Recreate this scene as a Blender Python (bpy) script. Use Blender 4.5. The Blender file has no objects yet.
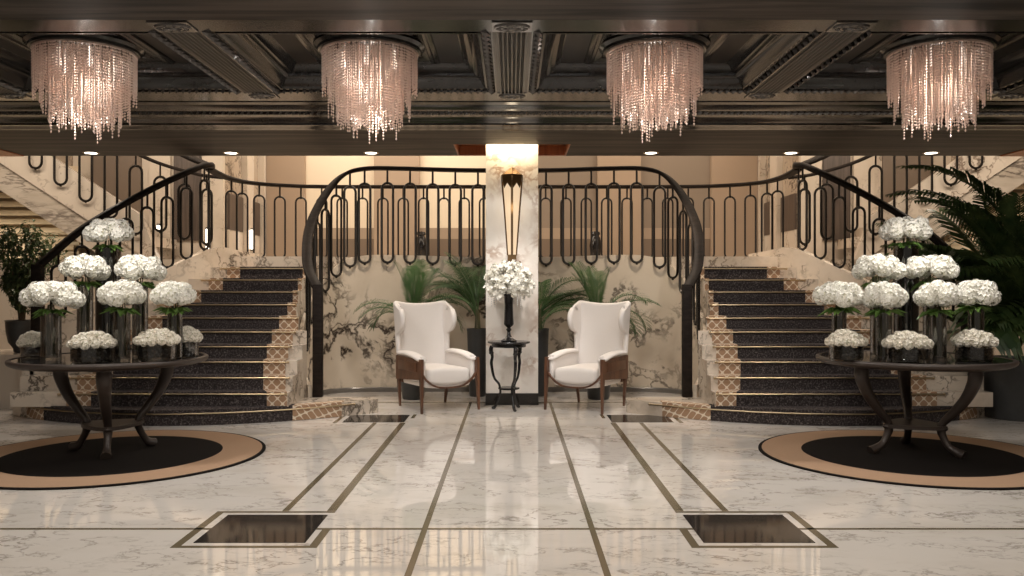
import bpy, bmesh, math, random
from mathutils import Vector, Matrix
PI = math.pi
SC = bpy.context.scene
COL = SC.collection
EYE = 1.344          # camera height
F = 853.0

# ------------------------------------------------------------------ materials
def nmat(name):
    m = bpy.data.materials.new(name); m.use_nodes = True
    nt = m.node_tree; nt.nodes.clear()
    out = nt.nodes.new('ShaderNodeOutputMaterial')
    b = nt.nodes.new('ShaderNodeBsdfPrincipled')
    nt.links.new(b.outputs[0], out.inputs[0])
    return m, nt, b, out
def N(nt, t, **kw):
    n = nt.nodes.new(t)
    for k, v in kw.items():
        if k in n.inputs: n.inputs[k].default_value = v
        else: setattr(n, k, v)
    return n
def L(nt, a, b): nt.links.new(a, b)
def coords(nt, scale=(1,1,1), rot=(0,0,0)):
    tc = N(nt, 'ShaderNodeTexCoord'); mp = N(nt, 'ShaderNodeMapping')
    mp.inputs['Scale'].default_value = scale; mp.inputs['Rotation'].default_value = rot
    L(nt, tc.outputs['Object'], mp.inputs[0]); return mp.outputs[0]
def mth(nt, op, a, b=None, c=None):
    n = N(nt, 'ShaderNodeMath', operation=op)
    for i, v in enumerate((a, b, c)):
        if v is None: continue
        if isinstance(v, (int, float)): n.inputs[i].default_value = v
        else: L(nt, v, n.inputs[i])
    return n.outputs[0]
def noise(nt, vec, scale, detail=4, rough=.55, dist=0.0):
    n = N(nt, 'ShaderNodeTexNoise'); n.inputs['Scale'].default_value = scale
    n.inputs['Detail'].default_value = detail; n.inputs['Roughness'].default_value = rough
    n.inputs['Distortion'].default_value = dist
    L(nt, vec, n.inputs['Vector']); return n
def mixc(nt, fac, a, b):
    n = N(nt, 'ShaderNodeMix', data_type='RGBA')
    if isinstance(fac, (int, float)): n.inputs[0].default_value = fac
    else: L(nt, fac, n.inputs[0])
    for i, v in ((6, a), (7, b)):
        if isinstance(v, tuple): n.inputs[i].default_value = (*v[:3], 1)
        else: L(nt, v, n.inputs[i])
    return n.outputs[2]
def remap(nt, v, a, b, c=0., d=1.):
    n = N(nt, 'ShaderNodeMapRange', interpolation_type='SMOOTHSTEP'); L(nt, v, n.inputs[0])
    for i, x in enumerate((a, b, c, d)): n.inputs[i+1].default_value = x
    return n.outputs[0]
def plain(name, col, rough=.5, metal=0., var=.12, scale=(8,8,8), spec=.5, bump=0., coat=0.):
    m, nt, b, o = nmat(name)
    v = coords(nt, scale); n = noise(nt, v, 1.0, 5)
    lo = tuple(c*(1-var) for c in col); hi = tuple(min(1, c*(1+var)) for c in col)
    L(nt, mixc(nt, n.outputs[0], lo, hi), b.inputs['Base Color'])
    b.inputs['Roughness'].default_value = rough; b.inputs['Metallic'].default_value = metal
    b.inputs['Specular IOR Level'].default_value = spec
    b.inputs['Coat Weight'].default_value = coat
    if bump:
        bp = N(nt, 'ShaderNodeBump'); bp.inputs['Strength'].default_value = bump; bp.inputs['Distance'].default_value = .01
        L(nt, n.outputs[0], bp.inputs['Height']); L(nt, bp.outputs[0], b.inputs['Normal'])
    return m
def marble(name, base, vein, rough=.15, s1=1.0, s2=3.0, w1=.02, w2=.02, cover=.5, tint=None, ior=1.5, amount=.9, stretch=(1,1,1), rot=(0,0,0)):
    m, nt, b, o = nmat(name)
    v = coords(nt, stretch, rot)
    wp = noise(nt, v, s1*1.3, 4, .6)
    sub = N(nt, 'ShaderNodeVectorMath', operation='SCALE'); L(nt, wp.outputs['Color'], sub.inputs[0]); sub.inputs['Scale'].default_value = .55/s1
    add = N(nt, 'ShaderNodeVectorMath', operation='ADD'); L(nt, v, add.inputs[0]); L(nt, sub.outputs[0], add.inputs[1])
    def veins(sc, w, c):
        n = noise(nt, add.outputs[0], sc, 7, .58)
        d = mth(nt, 'ABSOLUTE', mth(nt, 'SUBTRACT', n.outputs[0], .5))
        line = remap(nt, d, 0.0, w, 1., 0.)
        k = noise(nt, v, sc*.55, 3, .5)
        msk = remap(nt, k.outputs[0], c, c+.16)
        return mth(nt, 'MULTIPLY', line, msk)
    a1 = veins(s1, w1, cover); a2 = veins(s2, w2, cover)
    va = mth(nt, 'MULTIPLY', mth(nt, 'MAXIMUM', a1, mth(nt, 'MULTIPLY', a2, .8)), amount)
    cl = noise(nt, add.outputs[0], s1*.8, 5, .6)
    tint = tint or tuple(c*.8 for c in base)
    bc = mixc(nt, remap(nt, cl.outputs[0], .42, .75), base, tint)
    L(nt, mixc(nt, va, bc, vein), b.inputs['Base Color'])
    b.inputs['Roughness'].default_value = rough; b.inputs['IOR'].default_value = ior
    return m
def wood(name, a, c, rough=.35, scale=(1.2, 14, 14), spec=.5, coat=0.):
    m, nt, b, o = nmat(name)
    v = coords(nt, scale); n = noise(nt, v, 1.5, 6, .6, .6)
    L(nt, mixc(nt, remap(nt, n.outputs[0], .36, .64), a, c), b.inputs['Base Color'])
    b.inputs['Roughness'].default_value = rough; b.inputs['Specular IOR Level'].default_value = spec
    b.inputs['Coat Weight'].default_value = coat; b.inputs['Coat Roughness'].default_value = .12
    return m
def emis(name, col, s, base=1.0):
    m, nt, b, o = nmat(name)
    b.inputs['Base Color'].default_value = (*[c*base for c in col], 1)
    v = coords(nt, (5,5,5)); n = noise(nt, v, 1, 2)
    L(nt, mixc(nt, n.outputs[0], tuple(x*.95 for x in col), col), b.inputs['Emission Color'])
    b.inputs['Emission Strength'].default_value = s
    return m
def glass(name, tint, transp=.85, rough=.02):
    m, nt, b, o = nmat(name); nt.nodes.remove(b)
    t = N(nt, 'ShaderNodeBsdfTransparent'); t.inputs[0].default_value = (*tint, 1)
    g = N(nt, 'ShaderNodeBsdfGlossy'); g.inputs['Roughness'].default_value = rough
    g.inputs[0].default_value = (.9,.9,.9,1)
    lw = N(nt, 'ShaderNodeLayerWeight'); lw.inputs[0].default_value = .25
    f = mth(nt, 'ADD', mth(nt, 'MULTIPLY', lw.outputs['Fresnel'], .6), 1-transp)
    mx = N(nt, 'ShaderNodeMixShader'); L(nt, mth(nt, 'MINIMUM', f, 1.0), mx.inputs[0])
    L(nt, t.outputs[0], mx.inputs[1]); L(nt, g.outputs[0], mx.inputs[2]); L(nt, mx.outputs[0], o.inputs[0])
    return m
def leafmat(name, a, c, trans=.25):
    m, nt, b, o = nmat(name)
    v = coords(nt, (3,3,3)); n = noise(nt, v, 2, 3)
    col = mixc(nt, remap(nt, n.outputs[0], .3, .7), a, c)
    L(nt, col, b.inputs['Base Color']); b.inputs['Roughness'].default_value = .45
    t = N(nt, 'ShaderNodeBsdfTranslucent'); L(nt, col, t.inputs[0])
    mx = N(nt, 'ShaderNodeMixShader'); mx.inputs[0].default_value = trans
    L(nt, b.outputs[0], mx.inputs[1]); L(nt, t.outputs[0], mx.inputs[2]); L(nt, mx.outputs[0], o.inputs[0])
    return m

M = {}
M['floor'] = marble('polished cream marble', (.74,.69,.635), (.20,.165,.135), .03, 2.4, 4.2, .022, .026, .45, (.67,.615,.55), 1.85, .66, (1,1.7,1), (0,0,.6))
M['inlay'] = plain('bronze stone inlay', (.15,.12,.075), .12, .0, .2, (3,3,3))
M['inset'] = marble('dark stone inset', (.03,.025,.022), (.16,.12,.09), .06, 2, 5, .01, .012, .5, (.02,.018,.016), 1.3, .6)
M['wallmarble'] = marble('veined cream marble', (.64,.55,.44), (.045,.032,.024), .12, 1.0, 3.0, .030, .050, .44, (.54,.45,.35), 1.5, 1.0)
M['stairmarble'] = marble('brown veined marble', (.66,.57,.47), (.07,.05,.036), .15, 1.9, 4.0, .026, .034, .42, (.48,.39,.30), 1.5, .9)
M['pale'] = marble('pale marble', (.64,.56,.47), (.12,.075,.05), .12, .9, 2.6, .014, .016, .46, (.52,.44,.35), 1.5, .8)
M['diag'] = marble('streaked marble', (.58,.51,.43), (.12,.095,.08), .15, 1.6, 4.5, .045, .05, .46, (.42,.36,.29), 1.5, .9, (.5,1,2.2), (0,.55,0))
M['pillar'] = marble('white rust veined marble', (.84,.79,.73), (.33,.17,.085), .12, 1.05, 2.4, .085, .06, .46, (.78,.71,.63), 1.5, .9)
M['column'] = marble('dark veined marble', (.44,.36,.28), (.06,.045,.035), .15, 2.0, 5, .04, .05, .42, (.36,.29,.22), 1.5, .95)
M['soffit'] = wood('dark stained oak', (.007,.0055,.0045), (.062,.049,.041), .5, (.35, 6, 6), .15)
M['ceil'] = wood('dark polished wood', (.0125,.0112,.0105), (.019,.0172,.0162), .18, (3, 3, 3), .5)
M['panel'] = wood('matt dark wood panel', (.018,.0146,.0125), (.026,.0215,.0185), .42, (9, 1.2, 9), .3)
M['flute'] = wood('fluted brown wood', (.034,.0285,.025), (.052,.044,.038), .36, (14, 1, 14), .35)
M['rope'] = wood('polished rope moulding', (.060,.053,.048), (.085,.075,.068), .14, (5,5,5), 1.0)
M['copper'] = wood('orange copper wood', (.30,.085,.03), (.42,.13,.045), .35, (14, 1.2, 1.2))
M['iron'] = plain('blackened bronze', (.035,.030,.026), .28, .75, .2)
M['rail'] = wood('dark walnut rail', (.012,.0085,.0067), (.021,.015,.0117), .6, (4,4,14), .1)
M['carpet'] = None
M['brass'] = plain('brushed brass', (.46,.36,.23), .36, 1.0, .1)
M['darkmetal'] = plain('dark bronze table', (.046,.034,.028), .42, .2, .2, (6,6,6))
M['tabletop'] = plain('dark glass top', (.018,.016,.015), .05, .0, .2)
M['rugblack'] = plain('black wool', (.0115,.0092,.008), .95, 0, .35, (160,160,160), .1, .3)
M['rugtan'] = plain('tan wool', (.40,.262,.170), .95, 0, .10, (120,120,120), .1, .3)
M['fabric'] = plain('cream boucle fabric', (.745,.70,.665), .9, 0, .07, (180,180,180), .2, .25)
M['walnut'] = wood('walnut', (.070,.030,.016), (.135,.060,.032), .35, (9,9,2.2))
M['petal'] = leafmat('white petals', (.86,.84,.76), (.93,.91,.85), .25)
M['rose'] = leafmat('ivory petals', (.76,.70,.60), (.84,.80,.71), .2)
M['leaf'] = leafmat('green leaves', (.075,.15,.03), (.15,.26,.06))
M['palm'] = leafmat('palm green', (.035,.085,.022), (.085,.16,.05), .3)
M['palmdark'] = leafmat('deep palm green', (.028,.062,.018), (.085,.125,.040), .3)
M['bush'] = leafmat('ficus green', (.040,.062,.020), (.10,.13,.05), .25)
M['stem'] = plain('green brown stems', (.09,.085,.04), .6)
M['bark'] = plain('brown bark', (.10,.065,.035), .8)
M['glass'] = glass('clear glass', (.86,.87,.86), .90)
M['smoke'] = glass('smoked glass', (.74,.74,.735), .90)
M['darkglass'] = glass('dark smoked glass', (.42,.43,.44), .88)
M['blackglass'] = plain('black glass', (.012,.012,.013), .06, 0, .3)
M['twig'] = plain('dark pebbles', (.09,.085,.08), .3, 0, .6, (40,40,40))
M['pot'] = plain('charcoal pot', (.042,.043,.043), .4, 0, .35, (14,14,14))
M['black'] = plain('black lacquer', (.010,.009,.009), .18)
M['plinth'] = plain('black stone plinth', (.016,.013,.011), .14)
M['basegrey'] = plain('grey stone skirting', (.15,.135,.12), .2)
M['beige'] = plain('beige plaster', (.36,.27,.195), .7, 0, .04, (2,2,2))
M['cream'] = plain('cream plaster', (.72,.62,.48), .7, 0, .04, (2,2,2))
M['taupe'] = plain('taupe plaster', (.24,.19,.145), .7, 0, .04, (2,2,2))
M['ledge'] = plain('sand stone ledge', (.34,.26,.19), .5, 0, .06, (2,2,2))
M['umber'] = plain('umber wall panel', (.17,.125,.09), .45, 0, .06, (2,2,2))
M['brown'] = wood('brown ribbed panel', (.060,.042,.032), (.095,.068,.052), .45, (14,14,1))
M['slat'] = plain('pale timber slat', (.66,.54,.38), .5, 0, .1, (3,12,12))
M['bronze'] = plain('antique bronze', (.16,.095,.045), .35, .8, .25)
M['glow'] = emis('frosted lamp glass', (1,.74,.48), .72, .25)
M['slitglow'] = emis('lamp slit', (1,.93,.82), 3.0)
M['downglow'] = emis('downlight lens', (1,.90,.74), 9.0)
M['bulb'] = emis('warm bulb', (1,.86,.74), 2.0)
M['candle'] = plain('white crystal petals', (.86,.84,.76), .3, 0, .06, (20,20,20))
M['whitegloss'] = plain('crystal drop', (.8,.8,.8), .08, .3)

def make_carpet():
    m, nt, b, o = nmat('speckled charcoal carpet')
    v = coords(nt, (1,1,1)); n = noise(nt, v, 62, 3, .7); n2 = noise(nt, v, 30, 2, .6)
    c = mixc(nt, remap(nt, n.outputs[0], .47, .66), (.034,.0275,.0262), (.15,.126,.119))
    c = mixc(nt, remap(nt, n2.outputs[0], .4, .7, 0, .5), c, (.022,.019,.019))
    L(nt, c, b.inputs['Base Color']); b.inputs['Roughness'].default_value = .95
    b.inputs['Specular IOR Level'].default_value = .1
    return m
M['carpet'] = make_carpet()
def make_trellis():
    m, nt, b, o = nmat('tan trellis carpet border')
    tc = N(nt, 'ShaderNodeTexCoord'); sp = N(nt, 'ShaderNodeSeparateXYZ'); L(nt, tc.outputs['Object'], sp.inputs[0])
    k = 2*PI/.105
    u = mth(nt, 'MULTIPLY', sp.outputs[0], k)
    w = mth(nt, 'MULTIPLY', mth(nt, 'ADD', sp.outputs[1], sp.outputs[2]), k)
    cu = mth(nt, 'COSINE', u); cw = mth(nt, 'COSINE', w)
    c2 = mth(nt, 'MULTIPLY', mth(nt, 'MULTIPLY', cu, cw), .0)
    s = mth(nt, 'ABSOLUTE', mth(nt, 'ADD', mth(nt, 'ADD', cu, cw), c2))
    line = remap(nt, s, .16, .44, 1., 0.)
    L(nt, mixc(nt, line, (.34,.21,.125), (.70,.60,.47)), b.inputs['Base Color'])
    b.inputs['Roughness'].default_value = .9
    return m
M['trellis'] = make_trellis()
def make_bead():
    m, nt, b, o = nmat('champagne crystal beads')
    v = coords(nt, (60,60,60)); n = noise(nt, v, 1, 2)
    col = mixc(nt, n.outputs[0], (.62,.45,.375), (.95,.84,.76))
    L(nt, col, b.inputs['Base Color']); b.inputs['Roughness'].default_value = .10; b.inputs['Metallic'].default_value = .25
    b.inputs['IOR'].default_value = 1.9
    t = N(nt, 'ShaderNodeBsdfTranslucent'); L(nt, col, t.inputs[0])
    mx = N(nt, 'ShaderNodeMixShader'); mx.inputs[0].default_value = .28
    L(nt, b.outputs[0], mx.inputs[1]); L(nt, t.outputs[0], mx.inputs[2]); L(nt, mx.outputs[0], o.inputs[0])
    return m
M['bead'] = make_bead()

# ------------------------------------------------------------------ mesh builder
class MB:
    def __init__(s): s.v = []; s.f = []
    def add(s, vs, fs):
        k = len(s.v); s.v += [tuple(p) for p in vs]; s.f += [tuple(i+k for i in f) for f in fs]; return s
    def box(s, x0, x1, y0, y1, z0, z1):
        if x0 > x1: x0, x1 = x1, x0
        if y0 > y1: y0, y1 = y1, y0
        vs = [(x,y,z) for z in (z0,z1) for y in (y0,y1) for x in (x0,x1)]
        return s.add(vs, [(0,2,3,1),(4,5,7,6),(0,1,5,4),(2,6,7,3),(0,4,6,2),(1,3,7,5)])
    def prism(s, poly, z0, z1):
        n = len(poly)
        a = sum(poly[i][0]*poly[(i+1)%n][1]-poly[(i+1)%n][0]*poly[i][1] for i in range(n))
        if a < 0: poly = poly[::-1]
        vs = [(p[0],p[1],z0) for p in poly]+[(p[0],p[1],z1) for p in poly]
        fs = [tuple(range(n-1,-1,-1)), tuple(range(n,2*n))]
        fs += [(i,(i+1)%n,n+(i+1)%n,n+i) for i in range(n)]
        return s.add(vs, fs)
    def lathe(s, prof, n=32, cx=0, cy=0, sx=1, sy=1, cap=True):
        vs = []; fs = []
        for r, z in prof:
            for i in range(n):
                a = 2*PI*i/n; vs.append((cx+r*sx*math.cos(a), cy+r*sy*math.sin(a), z))
        for j in range(len(prof)-1):
            for i in range(n):
                fs.append((j*n+i, j*n+(i+1)%n, (j+1)*n+(i+1)%n, (j+1)*n+i))
        if cap:
            fs.append(tuple(range(n-1,-1,-1))); m = (len(prof)-1)*n; fs.append(tuple(range(m, m+n)))
        return s.add(vs, fs)
    def sweep(s, path, profs, closed=False, up=Vector((0,0,1)), caps=True):
        """path: points; profs: one list of (u,v), or a list of them per point"""
        path = [Vector(p) for p in path]; n = len(path)
        per = isinstance(profs[0][0], (tuple, list))
        k = len(profs[0]) if per else len(profs)
        vs = []; fs = []; side = None
        for i, p in enumerate(path):
            if closed: t = path[(i+1)%n]-path[i-1]
            else: t = path[min(i+1,n-1)]-path[max(i-1,0)]
            t.normalize(); sd = t.cross(up)
            if sd.length < .08 and side is not None: sd = side - t*side.dot(t)
            elif sd.length < 1e-6: sd = Vector((1,0,0))
            sd.normalize(); side = sd; vv = sd.cross(t)
            pr = profs[i] if per else profs
            for u, w in pr: vs.append(p+sd*u+vv*w)
        m = n if closed else n-1
        for i in range(m):
            for j in range(k):
                a = i*k+j; b = i*k+(j+1)%k; c = ((i+1)%n)*k+(j+1)%k; d = ((i+1)%n)*k+j
                fs.append((a,b,c,d))
        if caps and not closed:
            fs.append(tuple(range(k-1,-1,-1))); fs.append(tuple(range((n-1)*k, n*k)))
        return s.add(vs, fs)
    def tube(s, path, r, seg=6, closed=False):
        rs = r if isinstance(r, (list, tuple)) else [r]*len(path)
        return s.sweep(path, [[(q*math.cos(2*PI*i/seg), q*math.sin(2*PI*i/seg)) for i in range(seg)] for q in rs], closed)
    def ball(s, c, r, n=8, m=6, sc=(1,1,1)):
        vs = [(c[0],c[1],c[2]-r*sc[2])]; fs = []
        for j in range(1, m):
            b = -PI/2+PI*j/m
            for i in range(n):
                a = 2*PI*i/n; vs.append((c[0]+r*sc[0]*math.cos(b)*math.cos(a), c[1]+r*sc[1]*math.cos(b)*math.sin(a), c[2]+r*sc[2]*math.sin(b)))
        vs.append((c[0],c[1],c[2]+r*sc[2])); top = len(vs)-1
        for i in range(n): fs.append((0, 1+(i+1)%n, 1+i))
        for j in range(m-2):
            for i in range(n):
                fs.append((1+j*n+i, 1+j*n+(i+1)%n, 1+(j+1)*n+(i+1)%n, 1+(j+1)*n+i))
        for i in range(n): fs.append((top, 1+(m-2)*n+i, 1+(m-2)*n+(i+1)%n))
        return s.add(vs, fs)
    def octa(s, c, r, h):
        x,y,z = c
        return s.add([(x+r,y,z),(x,y+r,z),(x-r,y,z),(x,y-r,z),(x,y,z+h),(x,y,z-h)],
                     [(0,1,4),(1,2,4),(2,3,4),(3,0,4),(1,0,5),(2,1,5),(3,2,5),(0,3,5)])
    def grid(s, pts):
        n = len(pts); k = len(pts[0])
        return s.add([p for r in pts for p in r], [(i*k+j, i*k+j+1, (i+1)*k+j+1, (i+1)*k+j) for i in range(n-1) for j in range(k-1)])
    def rbox(s, c, size, r, seg=3, fn=None):
        bm = bmesh.new(); bmesh.ops.create_cube(bm, size=1.0)
        for v in bm.verts: v.co = Vector((v.co.x*size[0], v.co.y*size[1], v.co.z*size[2]))
        bmesh.ops.subdivide_edges(bm, edges=bm.edges[:], cuts=0)
        bmesh.ops.bevel(bm, geom=bm.edges[:], offset=r, segments=seg, affect='EDGES', profile=.5)
        if fn:
            bmesh.ops.subdivide_edges(bm, edges=[e for e in bm.edges if e.calc_length() > max(size)*.3], cuts=6, use_grid_fill=True)
        bm.verts.ensure_lookup_table(); bm.verts.index_update()
        vs = []
        for v in bm.verts:
            p = Vector(v.co)
            if fn: p = Vector(fn(p))
            vs.append(p+Vector(c))
        s.add(vs, [[v.index for v in f.verts] for f in bm.faces]); bm.free(); return s
    def xform(s, mat):
        s.v = [tuple(mat @ Vector(p)) for p in s.v]; return s
    def mesh(s, name, m=None, smooth=True, angle=35):
        me = bpy.data.meshes.new(name); me.from_pydata(s.v, [], s.f); me.validate()
        bm = bmesh.new(); bm.from_mesh(me); bmesh.ops.recalc_face_normals(bm, faces=bm.faces); bm.to_mesh(me); bm.free()
        if m: me.materials.append(m)
        if smooth:
            me.polygons.foreach_set('use_smooth', [True]*len(me.polygons))
            try: me.set_sharp_from_angle(angle=math.radians(angle))
            except Exception: pass
        me.update(); return me
    def build(s, name, m, parent=None, smooth=True, angle=35, **props):
        o = bpy.data.objects.new(name, s.mesh(name, m, smooth, angle)); COL.objects.link(o)
        if parent: o.parent = parent
        for k, v in props.items(): o[k] = v
        return o
def tag(o, label, cat, group=None):
    o['label'] = label; o['category'] = cat
    if group: o['group'] = group
    return o
def thing(name, label, cat, loc=(0,0,0), rz=0, group=None):
    o = bpy.data.objects.new(name, None); COL.objects.link(o)
    o.location = loc; o.rotation_euler = (0,0,rz); o.empty_display_size = .1
    return tag(o, label, cat, group)
def struct(name, mb, m, **kw): return mb.build(name, m, None, kind='structure', **kw)
def kids(o): return [c for c in list(COL.objects) if c.parent == o]
def dup(root, loc, rz, label, group=None):
    r = root.copy(); COL.objects.link(r); r.location = loc; r.rotation_euler = (0,0,rz); r['label'] = label
    if group: r['group'] = group
    for ch in kids(root):
        c = ch.copy(); COL.objects.link(c); c.parent = r
        for g in kids(ch):
            d = g.copy(); COL.objects.link(d); d.parent = c
    return r
def catmull(pts, n=6):
    pts = [Vector(p) for p in pts]; P = [pts[0]*2-pts[1]]+pts+[pts[-1]*2-pts[-2]]; out = []
    for i in range(1, len(P)-2):
        a,b,c,d = P[i-1:i+3]
        for j in range(n):
            t = j/n
            out.append(.5*((2*b)+(c-a)*t+(2*a-5*b+4*c-d)*t*t+(3*b-a-3*c+d)*t**3))
    out.append(pts[-1]); return out
trim_no = [0]
def trim(mb, m, **kw):
    trim_no[0] += 1
    return struct('trim_%d' % trim_no[0], mb, m, **kw)
def at(px, py, Y): return Vector(((px-512)/F*Y, Y, EYE-(py-288)/F*Y))
SIDES = ((-1, 'bush'), (1, 'palm'))

# ------------------------------------------------------------------ room shell
struct('floor', MB().box(-9.5, 9.5, -4, 17, -.1, 0), M['floor'], smooth=False)
b = MB()
def flat(b, x0, x1, y0, y1, h=.0015): b.box(x0, x1, y0, y1, -.01, h)
for s in (-1, 1):
    mx = .47*s if s < 0 else .43; mw = .033*s; dx = 0 if s < 0 else -.08
    for y0, y1 in ((-1, 4.742), (4.772, 10.0)):
        trim(MB().box(mx, mx+mw, y0, y1, -.01, .0015), M['inlay'])
    trim(MB().box(1.06*s+dx, 1.115*s+dx, 5.14, 8.50, -.01, .0015), M['inlay'])
    trim(MB().box(1.345*s+dx, 1.385*s+dx, 5.14, 8.50, -.01, .0015), M['inlay'])
    trim(MB().box(1.09*s+dx, 1.68*s+dx, 4.496, 5.05, -.01, .002), M['inset'])
    trim(MB().box(1.079*s+dx, 1.70*s+dx, 8.53, 9.02, -.01, .002), M['inset'])
    fr = MB()
    for x0, x1, y0, y1 in ((1.725,1.77,4.41,5.13),(1.01,1.725,4.41,4.445),(1.06,1.725,5.10,5.13),(1.01,1.055,4.445,4.742)): flat(fr, x0*s+dx, x1*s+dx, y0, y1)
    trim(fr, M['inlay'])
    trim(MB().box(1.75*s+dx, 1.79*s+dx, 8.50, 9.06, -.01, .0015), M['inlay'])
    trim(MB().box(1.01*s+dx, 1.045*s+dx, 8.80, 9.06, -.01, .0015), M['inlay'])
trim(MB().box(-9, 9, 4.742, 4.772, -.01, .0015), M['inlay'])
trim(MB().box(-1.6, 1.6, 10.0, 10.06, -.01, .0015), M['inlay'])

struct('wall_left', MB().box(-9.6, -9.5, -4, 17, 0, 6), M['beige'], smooth=False)
struct('wall_right', MB().box(9.5, 9.6, -4, 17, 0, 6), M['beige'], smooth=False)
# ceilings
HS, HP = 3.01, 3.19
SB = 2.96
struct('ceiling', MB().box(-9.5, 9.5, -4, 5.14, SB, SB+.3), M['soffit'], smooth=False)
struct('ceiling_soffit', MB().box(-9.5, -.66, 8.66, 10.43, SB, 6).box(.66, 9.5, 8.66, 10.43, SB, 6).box(-.66, .66, 8.66, 9.60, SB, 6), M['soffit'], smooth=False)
struct('ceiling_hall', MB().box(-9.5, 9.5, 10.3, 17, 5.0, 5.2), M['cream'], smooth=False)
# copper recess around the pillar head
rc = MB(); rc.box(-.66, .66, 9.60, 10.43, SB+.12, SB+.2)
trim(rc, M['copper'])
for s in (-1, 1):
    trim(MB().box(s*.64, s*.66, 9.60, 10.43, SB, SB+.12), M['copper'])
    trim(MB().box(s*.29, s*.645, 10.40, 10.43, SB+.0, SB+.12), M['copper'])
    trim(MB().box(s*5.95, s*7.2, 9.75, 10.40, SB-.012, SB-.001), M['copper'])
# coffers
XB = [-6.48, -4.32, -2.16, 0, 2.16, 4.32, 6.48]
YB0, YB1 = 5.53, 7.27
HALF = .128
struct('ceiling_coffer', MB().box(-9.5, 9.5, 5.1, 8.7, HP+.001, HP+.1), M['panel'], smooth=False)
def ring(b, x0, x1, y0, y1, prof):
    """mitred moulding swept round a rectangle; prof: (inset, z)"""
    vs = []; fs = []; k = len(prof)
    for d, z in prof: vs += [(x0+d,y0+d,z),(x1-d,y0+d,z),(x1-d,y1-d,z),(x0+d,y1-d,z)]
    for i in range(k-1):
        for j in range(4): fs.append((i*4+j, i*4+(j+1)%4, (i+1)*4+(j+1)%4, (i+1)*4+j))
    b.add(vs, fs)
def rope_line(b, p, q, step=.060, r=.024):
    p = Vector(p); q = Vector(q); d = q-p; n = max(2, int(d.length/step)); t = d.normalized()
    sd = t.cross(Vector((0,0,1)))
    ax = (t*.8+sd*.8).normalized(); ay = Vector((0,0,1)).cross(ax); az = Vector((0,0,1))
    for i in range(n+1):
        c = p+d*(i/n)
        a = ax*r*1.5; e = ay*r*.5; f = az*r*.95
        b.add([c+a, c-a, c+e, c-e, c+f, c-f], [(0,2,4),(2,1,4),(1,3,4),(3,0,4),(2,0,5),(1,2,5),(3,1,5),(0,3,5)])
prof = [(0,HS),(.012,HS),(.012,HS+.012),(.018,HS+.030),(.075,HS+.030),(.078,HS+.008),(.095,HS+.008),(.10,HS+.018),(.115,HS+.030),(.14,HS+.075),(.165,HS+.095),(.185,HS+.10),(.187,HS+.115),(.215,HS+.118),(.22,HS+.135),(.24,HS+.16),(.26,HP),(.28,HP+.002)]
for i in range(len(XB)-1):
    x0 = XB[i]+HALF; x1 = XB[i+1]-HALF
    b = MB(); ring(b, x0, x1, YB0, YB1, prof); trim(b, M['ceil'], angle=25)
    r = MB(); e = .046; z = HS-.002
    for p, q in (((x0+e,YB0+e,z+.022),(x1-e,YB0+e,z+.022)), ((x1-e,YB0+e,z),(x1-e,YB1-e,z)), ((x1-e,YB1-e,z),(x0+e,YB1-e,z)), ((x0+e,YB1-e,z),(x0+e,YB0+e,z))):
        rope_line(r, p, q, .055 if abs(p[0]-q[0]) > .1 else .10, .030 if abs(p[0]-q[0]) < .1 else .024 if p[1] > 6 else .011)
    trim(r, M['rope'], smooth=False)
    cx = (x0+x1)/2; cy = 6.48
    f = MB(); pf = [(-.015,HP+.001),(-.01,HP-.02),(.0,HP-.022),(.02,HP-.022),(.03,HP-.03),(.05,HP-.03),(.06,HP-.02),(.10,HP-.008),(.12,HP-.008),(.125,HP+.001)]
    ring(f, cx-.48, cx+.48, cy-.47, cy+.47, pf); trim(f, M['ceil'], angle=25)
    # solid body round the coffer opening
for x in XB:
    b = MB(); w = HALF
    # fluted beam soffit
    pr = [(-w,HS+.03),(-w,HS),(-.104,HS),(-.102,HS-.008),(-.092,HS-.008)]
    nfl = 6; fw = .184/nfl
    for k in range(nfl):
        u0 = -.092+k*fw
        pr += [(u0+.004,HS-.008)]+[(u0+.004+(fw-.008)*q/4, HS-.008+.016*math.sin(PI*q/4)) for q in range(1,4)]+[(u0+fw-.004,HS-.008)]
    pr += [(.092,HS-.008),(.102,HS-.008),(.104,HS),(w,HS),(w,HS+.03)]
    vs = []; fs = []; k = len(pr)
    for y in (YB0+.0, YB1):
        vs += [(x+u, y, z) for u, z in pr]
    fs = [(j, j+1, k+j+1, k+j) for j in range(k-1)]
    b.add(vs, fs); b.box(x-w, x+w, YB0, YB1, HS+.031, HP)
    trim(b, M['flute'], angle=25)
    for y in (YB0-.10, YB1+.10):
        rs = MB(); yy = y
        rs.box(x-w, x+w, yy-.10, yy+.10, HS-.008, HS+.05)
        for (ra, rb, dz) in ((.108,.105,.016),(.066,.055,.014)):
            pts = [Vector((x+ra*math.cos(2*PI*q/28), yy+ra*.62*math.sin(2*PI*q/28), HS-.010)) for q in range(28)]
            rs.tube(pts, .009, 6, True)
        for q in range(10):
            a = 2*PI*q/10; rs.ball((x+.087*math.cos(a), yy+.054*math.sin(a), HS-.010), .015, 6, 4)
        rs.ball((x, yy, HS-.010), .03, 10, 6, (1,.7,.6))
        trim(rs, M['rope'])
# transverse beams
near = MB(); near.box(-9.5, 9.5, 5.20, YB0, HS, HP)
trim(near, M['ceil'], smooth=False)
trim(MB().box(-9.5, 9.5, 5.14, 5.20, HS+.06, HP), M['ceil'], smooth=False)
trim(MB().box(-9.5, 9.5, YB1, 7.62, HS, HP), M['ceil'], smooth=False)
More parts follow.
